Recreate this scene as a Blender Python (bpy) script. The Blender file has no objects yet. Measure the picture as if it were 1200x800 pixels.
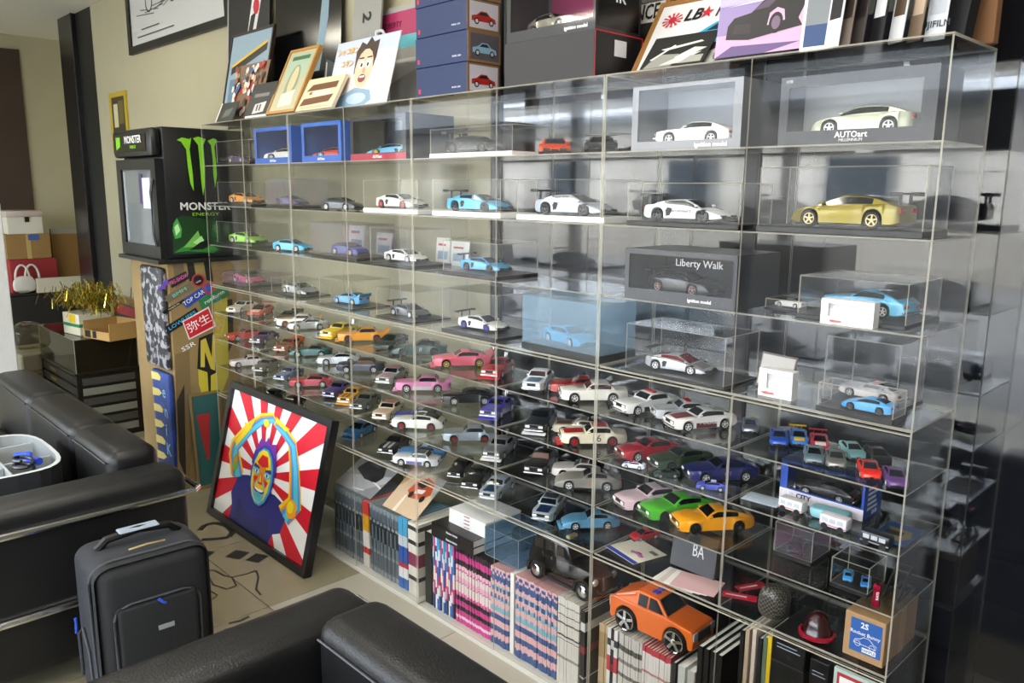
import bpy, bmesh, math, random
from mathutils import Vector, Matrix
random.seed(7)
R = math.radians
scene = bpy.context.scene
COL = scene.collection

# ------------------------------------------------------------------ camera
CAM = Vector((1.3764, -1.6486, 1.52)); FPX = 938.8
_yaw, _pit, _rol = -.8039, .1873, .0093
_cy, _sy, _cp, _sp = math.cos(_yaw), math.sin(_yaw), math.cos(_pit), math.sin(_pit)
FWD = Vector((_sy * _cp, _cy * _cp, -_sp)); _r = Vector((_cy, -_sy, 0)); _u = _r.cross(FWD)
RGT = math.cos(_rol) * _r + math.sin(_rol) * _u
UPV = -math.sin(_rol) * _r + math.cos(_rol) * _u
cd = bpy.data.cameras.new('camera'); co = bpy.data.objects.new('camera', cd); COL.objects.link(co)
cd.sensor_width = 36; cd.lens = 36 * FPX / 1200; cd.clip_start = .02
co.matrix_world = Matrix.Translation(CAM) @ Matrix((RGT, UPV, -FWD)).transposed().to_4x4()
scene.camera = co
def ray(x, y): return FWD + (x - 600) / FPX * RGT - (y - 400) / FPX * UPV
def at_z(x, y, z): d = ray(x, y); return CAM + d * ((z - CAM.z) / d.z)
def at_y(x, y, Y): d = ray(x, y); return CAM + d * ((Y - CAM.y) / d.y)
def at_x(x, y, X): d = ray(x, y); return CAM + d * ((X - CAM.x) / d.x)
def proj(P):
    d = P - CAM; k = d.dot(FWD); return 600 + FPX * d.dot(RGT) / k, 400 - FPX * d.dot(UPV) / k

# ------------------------------------------------------------------ light
w = bpy.data.worlds.new('world'); scene.world = w; w.use_nodes = True
bg = w.node_tree.nodes['Background']; bg.inputs[0].default_value = (.80, .89, 1, 1); bg.inputs[1].default_value = 5.5
sd = bpy.data.lights.new('sun', 'SUN'); sd.energy = 5.0; sd.angle = R(.6); sd.color = (1, .95, .86)
so = bpy.data.objects.new('sun', sd); COL.objects.link(so); so.rotation_euler = (R(-42), R(8), 0)
for i, (x, y, e) in enumerate(((-.9, -.85, 9), (-3.2, -.85, 4), (.9, -.85, 11), (-2.0, -2.6, 10), (.6, -2.6, 12))):
    ld = bpy.data.lights.new('ceiling_lamp', 'AREA'); ld.shape = 'RECTANGLE'; ld.size = 1.2; ld.size_y = .14
    ld.energy = e; ld.color = (1, .965, .88)
    lo = bpy.data.objects.new('ceiling_lamp_light', ld); COL.objects.link(lo); lo.location = (x, y, 2.655)
vs = scene.view_settings
vs.view_transform = 'Standard'; vs.look = 'None'; vs.gamma = 1; vs.use_curve_mapping = False; vs.exposure = 0.97
scene.cycles.transparent_max_bounces = 40; scene.cycles.max_bounces = 10
scene.cycles.glossy_bounces = 5; scene.cycles.diffuse_bounces = 4; scene.cycles.transmission_bounces = 6
scene.cycles.sample_clamp_indirect = 6

# ------------------------------------------------------------------ materials
def lin(c):
    if isinstance(c, str): c = tuple(int(c[i:i + 2], 16) / 255 for i in (0, 2, 4))
    return tuple((v / 12.92 if v <= .04045 else ((v + .055) / 1.055) ** 2.4) for v in c[:3]) + (1,)
_M = {}
def mat(hexc, rough=.5, metal=0, coat=0, noise=0, scale=40, bump=0, spec=None, ior=None, kind='p'):
    key = (hexc, rough, metal, coat, noise, scale, bump, spec, ior)
    if key in _M: return _M[key]
    m = bpy.data.materials.new('m_' + hexc); m.use_nodes = True; nt = m.node_tree; b = nt.nodes['Principled BSDF']
    b.inputs['Base Color'].default_value = lin(hexc); b.inputs['Roughness'].default_value = rough
    b.inputs['Metallic'].default_value = metal; b.inputs['Coat Weight'].default_value = coat; b.inputs['Coat Roughness'].default_value = .05
    if spec is not None: b.inputs['Specular IOR Level'].default_value = spec
    if ior: b.inputs['IOR'].default_value = ior
    if noise or bump:
        tc = nt.nodes.new('ShaderNodeTexCoord'); n = nt.nodes.new('ShaderNodeTexNoise')
        n.inputs['Scale'].default_value = scale; n.inputs['Detail'].default_value = 5
        nt.links.new(tc.outputs['Object'], n.inputs['Vector'])
        if noise:
            mx = nt.nodes.new('ShaderNodeMix'); mx.data_type = 'RGBA'; c = lin(hexc)
            mx.inputs[6].default_value = tuple(v * (1 - noise) for v in c[:3]) + (1,)
            mx.inputs[7].default_value = tuple(min(1, v * (1 + noise)) for v in c[:3]) + (1,)
            nt.links.new(n.outputs['Fac'], mx.inputs[0]); nt.links.new(mx.outputs[2], b.inputs['Base Color'])
        if bump:
            bp = nt.nodes.new('ShaderNodeBump'); bp.inputs['Strength'].default_value = bump; bp.inputs['Distance'].default_value = .004
            nt.links.new(n.outputs['Fac'], bp.inputs['Height']); nt.links.new(bp.outputs['Normal'], b.inputs['Normal'])
    _M[key] = m
    return m
def emis(hexc, s):
    m = bpy.data.materials.new('lamp'); m.use_nodes = True; b = m.node_tree.nodes['Principled BSDF']
    b.inputs['Base Color'].default_value = lin(hexc); b.inputs['Emission Color'].default_value = lin(hexc); b.inputs['Emission Strength'].default_value = s
    return m
def glass(name, tint='ffffff', haze=0, hazecol='dfe8f0', ior=1.45, rough=.015, irid=False):
    m = bpy.data.materials.new(name); m.use_nodes = True; nt = m.node_tree; nt.nodes.clear()
    out = nt.nodes.new('ShaderNodeOutputMaterial'); tr = nt.nodes.new('ShaderNodeBsdfTransparent'); gl = nt.nodes.new('ShaderNodeBsdfGlossy')
    mx = nt.nodes.new('ShaderNodeMixShader'); f0 = ((ior - 1) / (ior + 1)) ** 2
    tr.inputs[0].default_value = lin(tint); gl.inputs['Roughness'].default_value = rough
    # the same reflection curve from both faces of a thin sheet
    lw = nt.nodes.new('ShaderNodeLayerWeight'); lw.inputs[0].default_value = .5
    pw = nt.nodes.new('ShaderNodeMath'); pw.operation = 'POWER'; pw.inputs[1].default_value = 5
    ma = nt.nodes.new('ShaderNodeMath'); ma.operation = 'MULTIPLY_ADD'; ma.inputs[1].default_value = 1 - f0; ma.inputs[2].default_value = f0
    nt.links.new(lw.outputs['Facing'], pw.inputs[0]); nt.links.new(pw.outputs[0], ma.inputs[0])
    nt.links.new(ma.outputs[0], mx.inputs[0]); nt.links.new(tr.outputs[0], mx.inputs[1]); nt.links.new(gl.outputs[0], mx.inputs[2])
    last = mx
    if haze:
        df = nt.nodes.new('ShaderNodeBsdfDiffuse'); df.inputs[0].default_value = lin(hazecol); tl = nt.nodes.new('ShaderNodeBsdfTranslucent'); tl.inputs[0].default_value = lin(hazecol)
        if irid:
            tc = nt.nodes.new('ShaderNodeTexCoord'); n = nt.nodes.new('ShaderNodeTexNoise'); n.inputs['Scale'].default_value = 14; n.inputs['Detail'].default_value = 1
            rp = nt.nodes.new('ShaderNodeValToRGB'); e = rp.color_ramp.elements
            e[0].position = .3; e[0].color = lin('8fb4c0'); e[1].position = .72; e[1].color = lin('9fc8a8')
            for p, c in ((.45, 'c8c0c8'), (.53, 'c890b0'), (.6, 'c8c8b8')): el = e.new(p); el.color = lin(c)
            nt.links.new(tc.outputs['Object'], n.inputs['Vector']); nt.links.new(n.outputs['Fac'], rp.inputs[0])
            nt.links.new(rp.outputs[0], df.inputs[0]); nt.links.new(rp.outputs[0], tl.inputs[0])
        ad = nt.nodes.new('ShaderNodeMixShader'); ad.inputs[0].default_value = .5
        nt.links.new(df.outputs[0], ad.inputs[1]); nt.links.new(tl.outputs[0], ad.inputs[2])
        m2 = nt.nodes.new('ShaderNodeMixShader'); m2.inputs[0].default_value = haze
        nt.links.new(mx.outputs[0], m2.inputs[1]); nt.links.new(ad.outputs[0], m2.inputs[2]); last = m2
    nt.links.new(last.outputs[0], out.inputs[0])
    return m
G_SHELF = glass('shelf_glass', 'fcfdfc', .004, 'c8d4d4', 1.42)
G_DOOR = glass('door_glass', 'fefefe', .002, 'd8e0e4', 1.17)
G_MID = glass('tier_glass', 'e0e2dc', .004, 'c8d4d4', 1.6)
G_EDGE = glass('glass_edge', 'f6f4ea', .42, 'fbf6e6', 1.4)
G_CASE = glass('case_acrylic', 'fefefe', .004, 'e0e4e8', 1.2)
G_CEDGE = glass('case_edge', 'f8f6ea', .45, 'f6f0e0', 1.4)
G_IRID = glass('case_tinted', 'fafafc', .1, 'b8c4d0', 1.3, irid=True)
G_BLUE = glass('case_pale_blue', 'f2f8fc', .22, 'cfe6f6', 1.35)
G_FILM = glass('blister_film', 'fefefe', .005, 'e8ecf4', 1.26, rough=.03)
G_SMOKE = glass('smoked_glass', '9a9684', .05, '8a8672', 1.5)
CHROME = mat('d8d8d8', .12, 1); BLACK = mat('0c0c0d', .35); RUB = mat('111111', .7); WHITE = mat('f0f0ec', .5)
PAPER = mat('e9e7e0', .8); SATIN = mat('17171a', .45)

# ------------------------------------------------------------------ mesh tools
class MB:
    def __init__(s): s.v = []; s.f = []; s.m = []; s.smooth = False
    def add(s, vs, fs, m=0):
        o = len(s.v); s.v += [tuple(p) for p in vs]; s.f += [tuple(i + o for i in f) for f in fs]; s.m += [m] * len(fs); return s
    def box(s, x0, x1, y0, y1, z0, z1, m=0, M=None, edge=None):
        vs = [Vector((x, y, z)) for z in (z0, z1) for y in (y0, y1) for x in (x0, x1)]
        if M is not None: vs = [M @ p for p in vs]
        fs = [(0, 2, 3, 1), (4, 5, 7, 6), (0, 1, 5, 4), (2, 6, 7, 3), (0, 4, 6, 2), (1, 3, 7, 5)]
        s.add(vs, fs, m)
        if edge is not None:   # the narrow faces get the edge material
            d = (x1 - x0, y1 - y0, z1 - z0); ax = d.index(min(d)); n = len(s.m) - 6
            keep = {2: (0, 1), 1: (2, 3), 0: (4, 5)}[ax]
            for i in range(6):
                if i not in keep: s.m[n + i] = edge
        return s
    def rbox(s, x0, x1, y0, y1, z0, z1, b=.01, m=0, seg=3, M=None):
        bm = bmesh.new(); bmesh.ops.create_cube(bm, size=1)
        for v in bm.verts: v.co = Vector(((x0 + x1) / 2 + v.co.x * (x1 - x0), (y0 + y1) / 2 + v.co.y * (y1 - y0), (z0 + z1) / 2 + v.co.z * (z1 - z0)))
        bmesh.ops.bevel(bm, geom=bm.edges[:], offset=b, segments=seg, profile=.5, affect='EDGES')
        bm.verts.index_update()
        s.add([(M @ v.co if M is not None else v.co) for v in bm.verts], [[v.index for v in f.verts] for f in bm.faces], m); bm.free(); s.smooth = True
        return s
    def prism(s, poly, y0, y1, m=0, M=None, plane='xz'):   # poly in x,z extruded along y
        n = len(poly)
        g = (lambda a, b, c: Vector((a, c, b))) if plane == 'xz' else ((lambda a, b, c: Vector((a, b, c))) if plane == 'xy' else (lambda a, b, c: Vector((c, a, b))))
        vs = [g(a, b, y0) for a, b in poly] + [g(a, b, y1) for a, b in poly]
        if M is not None: vs = [M @ p for p in vs]
        s.add(vs, [tuple(range(n)), tuple(range(2 * n - 1, n - 1, -1))] + [(i, i + n, (i + 1) % n + n, (i + 1) % n) for i in range(n)], m)
        return s
    def lathe(s, prof, n=16, m=0, M=None, axis='z'):   # prof: (r, h)
        vs = []
        for r, h in prof:
            for k in range(n):
                a = 2 * math.pi * k / n
                p = Vector((r * math.cos(a), r * math.sin(a), h)) if axis == 'z' else Vector((r * math.cos(a), h, r * math.sin(a)))
                vs.append(M @ p if M is not None else p)
        fs = []
        for i in range(len(prof) - 1):
            for k in range(n):
                q = (i * n + k, i * n + (k + 1) % n, (i + 1) * n + (k + 1) % n, (i + 1) * n + k)
                fs.append(q if axis == 'z' else q[::-1])
        s.add(vs, fs, m); s.smooth = True
        return s
    def tube(s, pts, r, n=8, m=0):
        pts = [Vector(p) for p in pts]; vs = []; fs = []
        for i, p in enumerate(pts):
            t = (pts[min(i + 1, len(pts) - 1)] - pts[max(i - 1, 0)]).normalized()
            a = t.cross(Vector((0, 0, 1)));  a = a if a.length > 1e-3 else t.cross(Vector((1, 0, 0)))
            a.normalize(); b = t.cross(a)
            for k in range(n):
                g = 2 * math.pi * k / n; vs.append(p + r * (math.cos(g) * a + math.sin(g) * b))
        for i in range(len(pts) - 1):
            for k in range(n): fs.append((i * n + k, i * n + (k + 1) % n, (i + 1) * n + (k + 1) % n, (i + 1) * n + k))
        fs.append(tuple(range(n))); fs.append(tuple(range((len(pts) - 1) * n, len(pts) * n)))
        s.add(vs, fs, m); s.smooth = True
        return s
    def mesh(s, name, mats, smooth=None, angle=35):
        me = bpy.data.meshes.new(name); me.from_pydata(s.v, [], s.f)
        for k in (mats if isinstance(mats, (list, tuple)) else [mats]): me.materials.append(k)
        me.polygons.foreach_set('material_index', s.m)
        bm = bmesh.new(); bm.from_mesh(me); bmesh.ops.recalc_face_normals(bm, faces=bm.faces[:]); bm.to_mesh(me); bm.free()
        if s.smooth if smooth is None else smooth:
            me.polygons.foreach_set('use_smooth', [True] * len(me.polygons)); me.set_sharp_from_angle(angle=R(angle))
        me.update(); return me
    def build(s, name, mats, parent=None, loc=None, rz=0, **k):
        return put(name, s.mesh(name, mats, **k), parent, loc, rz)
def put(name, me, parent=None, loc=None, rz=0):
    o = bpy.data.objects.new(name, me); COL.objects.link(o); o.parent = parent
    if loc is not None: o.location = loc
    if rz: o.rotation_euler.z = rz
    return o
def tag(o, label, cat=None, group=None, kind=None):
    if label: o['label'] = label
    if cat: o['category'] = cat
    if group: o['group'] = group
    if kind: o['kind'] = kind
    return o
def empty(name, loc, rz=0, label=None, cat=None, group=None):
    o = bpy.data.objects.new(name, None); COL.objects.link(o); o.location = loc; o.rotation_euler.z = rz; o.empty_display_size = .05
    return tag(o, label, cat, group)
def struct(o): o['kind'] = 'structure'; return o
def lettering(txt, size, m, parent, M, name='lettering', ext=.0004, align='CENTER', shear=0, bold=0, xs=1):
    c = bpy.data.curves.new('t', 'FONT'); c.body = txt; c.size = size; c.extrude = ext; c.align_x = align; c.align_y = 'CENTER'; c.shear = shear; c.offset = bold; c.resolution_u = 2
    o = bpy.data.objects.new('t', c); COL.objects.link(o); dg = bpy.context.evaluated_depsgraph_get()
    me = bpy.data.meshes.new_from_object(o.evaluated_get(dg)); bpy.data.objects.remove(o); bpy.data.curves.remove(c)
    me.materials.clear(); me.materials.append(m)
    me.transform(M @ Matrix.Diagonal((xs, 1, 1, 1)))
    return put(name, me, parent)
def face_y(x, y, z): return Matrix.Translation((x, y, z)) @ Matrix.Rotation(R(90), 4, 'X')     # reads from -y
def face_x(x, y, z): return Matrix.Translation((x, y, z)) @ Matrix.Rotation(R(90), 4, 'Z') @ Matrix.Rotation(R(90), 4, 'X')   # reads from +x

# ------------------------------------------------------------------ sizes of the cabinets
W, D, T = .8245, .2514, .0036
ZS = dict(top=1.811, s1=1.619, s2=1.432, s3=1.244, s4=1.051, a=.913, b=.78, c=.643, d=.504, fl=.012)
XN = lambda n: (n - 3) * W
YW = .325

# ================================================================== the room
FLOORM = mat('857e68', .22, noise=.22, scale=2.2, bump=.03)
fl = struct(MB().box(-9, 2.9, -4.0, 2.0, -.12, -.004).build('floor', mat('6f6b5e', .5)))
tl = MB().rbox(-.2985, .2985, -.2985, .2985, -.02, 0, .0012, seg=1).mesh('tile', mat('a39f92', .2, noise=.12, scale=3), smooth=False)
tm = MB().rbox(-.2985, .2985, -.2985, .2985, -.02, 0, .0012, seg=1).mesh('tile', FLOORM, smooth=False)
for i in range(19):
    for j in range(8):
        x, y = -8.7 + .6 * i, -4.0 + .3 + .6 * j
        if x < 2.6 and y < .32: put('tile', tl if y > -.4 and x > -1.3 else tm, fl, (x, y, 0))
# brush strokes painted on the floor
fpaint = empty('floor_painting', at_z(270, 660, 0), 0, 'black brush strokes and line drawing painted on the floor slabs', 'floor painting')
def stroke(pts, wd, mb):
    P = [at_z(a, b, .0012) for a, b in pts]
    for i in range(len(P) - 1):
        d = (P[i + 1] - P[i]).normalized(); n = Vector((-d.y, d.x, 0)) * wd
        mb.add([P[i] - n, P[i] + n, P[i + 1] + n, P[i + 1] - n], [(0, 1, 2, 3)])
for pts, wd in (([(234, 621), (240, 615), (252, 612), (266, 616), (273, 623), (268, 629), (256, 631), (236, 632)], .013),
                ([(231, 648), (247, 650)], .03), ([(270, 648), (287, 651)], .035), ([(294, 652), (309, 655)], .035),
                ([(243, 668), (252, 668), (262, 674), (272, 676), (290, 672), (300, 668), (303, 676), (300, 690), (306, 697)], .004),
                ([(272, 676), (277, 686), (266, 690), (250, 685), (243, 672)], .003), ([(243, 690), (255, 697), (247, 703)], .003),
                ([(268, 730), (282, 727), (292, 722)], .006), ([(262, 738), (275, 735)], .006)):
    sm = MB(); stroke(pts, wd, sm); o = sm.build('brush_stroke', mat('1b1a17', .5), fpaint); o.location = -fpaint.location

CREAM = mat('a8a288', .75, noise=.05, scale=6)
wb = struct(MB().box(-4.95, -.78, YW, YW + .15, 0, 2.75).build('wall_back', CREAM))
struct(MB().box(-.78, 2.9, YW + .012, YW + .15, 2.35, 2.75).build('wall_above_window', CREAM))
struct(MB().box(-6.7, -5.62, .62, .74, 0, 2.75).build('wall_alcove', mat('c9bd86', .75, noise=.05, scale=5)))
struct(MB().box(-9.1, -9, -4, .6, 0, 2.75).build('wall_left', CREAM))
struct(MB().box(2.8, 2.9, -4, YW + .15, 0, 2.75).build('wall_right', mat('7d7a74', .7)))
struct(MB().box(-9.1, 2.9, -4.1, 2, 2.75, 2.85).build('ceiling', mat('d5d2c6', .85)))
# black column with bright arris
c = struct(empty('wall_column', (-5.29, YW, 0)))
MB().box(-.33, .0, -.03, .45, 0, 2.75).build('column_face', mat('1a1917', .25, noise=.2), c)
MB().box(.0, .34, -.0, .15, 0, 2.75).build('column_face', mat('0e0e0f', .5), c)
MB().box(-.012, .004, -.036, -.0305, 0, 2.75).build('column_edge_strip', mat('707078', .3, 1), c)
# dark window behind the cabinets
wn = struct(empty('window_1', (0, YW, 0)))
DARKG = mat('14161b', .04, spec=.5, ior=1.9)
for x0, x1 in ((-.76, .22), (.26, 1.14), (1.18, 2.78)): MB().box(x0, x1, .012, .02, .06, 2.33).build('pane', DARKG, wn)
for x in (-.77, .24, 1.16): MB().box(x - .02, x + .02, -.0, .05, 0, 2.35).build('mullion', mat('2b2c30', .4), wn)
MB().box(-.78, 2.78, 0, .05, 2.33, 2.37).build('head_rail', mat('2b2c30', .4), wn)
MB().box(-.78, 2.78, 0, .05, 0, .06).build('sill_rail', mat('2b2c30', .4), wn)
# brown panel on the end wall
ya_, yb_ = at_x(-60, 150, -6.58).y, at_x(31, 150, -6.58).y
struct(MB().box(-6.598, -6.58, ya_, yb_, at_x(38, 250, -6.58).z, at_x(20, 58, -6.58).z).build('trim_1', mat('3a2c22', .6, noise=.25, scale=3)))
struct(MB().box(-6.598, -6.3, at_x(-60, 5, -6.3).y, at_x(60, 5, -6.3).y, at_x(20, 12, -6.3).z, at_x(20, 2, -6.3).z).build('trim_2', mat('16130f', .5)))
# shop front on the street side
sf = struct(empty('window_2', (0, -4.0, 0)))
for x in (-8.95, -6.6, -4.25, -1.9, .45, 2.75): MB().box(x - .05, x + .05, -.05, .05, 0, 2.75).build('post', mat('6d6f72', .4, 1), sf)
MB().box(-9, 2.8, -.05, .05, 2.45, 2.75).build('lintel', mat('6d6f72', .4, 1), sf)
# street outside
struct(MB().box(-60, 60, -40, -4.05, -.3, -.05).build('street', mat('8d8b88', .8, noise=.1, scale=2)))
fb = empty('street_building', (-6, -16, -.05), 0, 'pale rendered building across the street from the shop', 'building')
MB().box(-22, 22, -6, 0, 0, 3.4).build('wall', mat('dcd8cf', .8), fb)
MB().box(-22.3, 22.3, -6.3, .3, 3.4, 3.6).build('roof', mat('8a8f94', .6), fb)
wm = MB().box(-.8, .8, -.02, .05, 1, 2.4).mesh('window', mat('39424a', .1))
for k in range(9): put('window', wm, fb, (-18 + 4.4 * k, 0, 0))
MB().box(-22, 22, 2.5, 2.6, 0, .9).build('fence', mat('b3aea4', .8), fb)
# ceiling lamp housings
for x, y in ((-.9, -.85), (-3.2, -.85), (.9, -.85), (-2.0, -2.6), (.6, -2.6)):
    t = empty('ceiling_lamp', (x, y, 2.75), 0, 'white fluorescent ceiling lamp above the cabinets', 'lamp', 'fluorescent ceiling lamps')
    MB().rbox(-.63, .63, -.1, .1, -.07, 0, .01).build('housing', WHITE, t)
    MB().tube([(-.58, .035, -.078), (.58, .035, -.078)], .012).build('tube_lamp', emis('fff6e0', 9), t)
    MB().tube([(-.58, -.035, -.078), (.58, -.035, -.078)], .012).build('tube_lamp', emis('fff6e0', 9), t)

# ================================================================== the four glass cabinets
CABL = ['glass display cabinet standing beside the black drinks fridge', 'glass display cabinet behind the leaning sunburst picture, with blue boxes on its top shelf',
        'glass display cabinet holding the black toy taxi on its magazines', 'glass display cabinet at the open end of the row, holding a cardboard box']
for i in range(4):
    x0, x1 = XN(i), XN(i + 1)
    t = empty('display_cabinet', ((x0 + x1) / 2, 0, 0), 0, CABL[i], 'cabinet', 'glass display cabinets')
    h = W / 2 - .0015
    def pane(name, *b): return MB().box(*b, edge=1).build(name, [G_SHELF if name == 'shelf' else G_DOOR, G_EDGE], t)
    zt = ZS['top']
    pane('top_panel', -h, h, 0, D, zt - T, zt)
    for s in (-1, 1): pane('side_panel', s * h - (T if s > 0 else 0), s * h + (T if s < 0 else 0), .0, D, .012, zt - T - .0005)
    for k in ('s1', 's2', 's3'): pane('shelf', -h + T + .0003, h - T - .0003, .0085, D - .006, ZS[k] - T, ZS[k])
    for k in ('s4', 'd'): MB().box(-h + T, h - T, .0075, D - .0055, ZS[k] - .0055, ZS[k], edge=1).build('shelf', [G_SHELF, G_EDGE], t)
    for k in 'abc':
        for s in (-1, 1): MB().box((-h + T if s < 0 else .004), (-.004 if s < 0 else h - T), .009, D - .006, ZS[k] - T, ZS[k], edge=1).build('shelf', [G_MID, G_EDGE], t)
    pane('divider', -.0025, .0025, .009, D - .006, ZS['d'], ZS['s4'] - .0085)
    MB().box(-h, h, -.004, D, 0, .012).build('plinth', mat('c9c8bf', .4), t)
    for q in range(1): MB().box(-h + T, h - T, -.003, .0, ZS['d'] - .011, ZS['d'] - .009).build('door_rail', [G_EDGE], t)
    for q in range(1): MB().box(-h + T, h - T, -.003, .0, ZS['s4'] - .011, ZS['s4'] - .009).build('door_rail', [G_EDGE], t)
    for zz0, zz1 in ((.013, ZS['d'] - .009), (ZS['d'] + .001, ZS['s4'] - .009), (ZS['s4'] + .001, zt - T - .001)):
        for s in (-1, 1):
            xa, xb = (-h + T, .002) if s < 0 else (-.002, h - T)
            ya = .0005 if s < 0 else .0045
            MB().box(xa, xb, ya, ya + .0026, zz0, zz1, edge=1).build('door', [G_DOOR, G_EDGE], t)
            MB().box(xa, xb, D - .005, D - .001, zz0, zz1, edge=1).build('back_panel', [G_DOOR, G_EDGE], t)

# ================================================================== model cars
# every car is drawn with length 1 along +x (nose at +x) and scaled on building
CT = {  # top: body line; gh: rear base, roof rear, roof front, windscreen base; w half width; wb wheel stations; r wheel radius
 'super': dict(top=[(-.5, .15), (-.485, .185), (-.3, .2), (-.05, .185), (.2, .16), (.36, .125), (.47, .085), (.5, .06)], gh=[(-.36, .197), (-.12, .248), (.02, .25), (.25, .15)], w=.222, wb=(-.29, .285), r=.072, fl=.014, cl=.03, gb=.86, gr=.58),
 'coupe': dict(top=[(-.5, .13), (-.49, .2), (-.4, .215), (-.2, .205), (.15, .195), (.35, .175), (.46, .145), (.5, .09)], gh=[(-.42, .21), (-.14, .283), (.02, .285), (.24, .19)], w=.205, wb=(-.29, .29), r=.075, fl=.014, cl=.03, gb=.88, gr=.64),
 'box': dict(top=[(-.5, .14), (-.495, .185), (-.3, .195), (0, .195), (.25, .192), (.47, .183), (.495, .175), (.5, .11)], gh=[(-.3, .192), (-.2, .283), (.02, .285), (.13, .193)], w=.185, wb=(-.275, .295), r=.07, fl=.008, cl=.035, gb=.93, gr=.78),
 'fast': dict(top=[(-.5, .13), (-.495, .18), (-.3, .2), (0, .197), (.2, .192), (.42, .178), (.49, .165), (.5, .1)], gh=[(-.46, .182), (-.12, .276), (.0, .278), (.14, .194)], w=.19, wb=(-.285, .285), r=.072, fl=.012, cl=.032, gb=.92, gr=.7),
 'gnose': dict(top=[(-.5, .12), (-.49, .17), (-.3, .19), (0, .19), (.2, .18), (.38, .15), (.47, .11), (.5, .07)], gh=[(-.42, .18), (-.16, .268), (-.06, .27), (.08, .19)], w=.18, wb=(-.28, .28), r=.068, fl=.012, cl=.03, gb=.9, gr=.7),
 'wagon': dict(top=[(-.5, .12), (-.497, .19), (-.3, .2), (0, .2), (.28, .195), (.46, .185), (.495, .17), (.5, .1)], gh=[(-.48, .195), (-.42, .3), (.06, .305), (.18, .195)], w=.19, wb=(-.28, .29), r=.072, fl=.006, cl=.035, gb=.93, gr=.8),
}
def interp(pts, x):
    if x <= pts[0][0]: return pts[0][1]
    for (a, p), (b, q) in zip(pts, pts[1:]):
        if x <= b:
            t = (x - a) / (b - a) if b > a else 1; return p + (q - p) * t
    return pts[-1][1]
def smooth_interp(pts, x): return (interp(pts, x - .018) + 2 * interp(pts, x) + interp(pts, x + .018)) / 4 if -.47 < x < .47 else interp(pts, x)
_CM = {}
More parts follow.
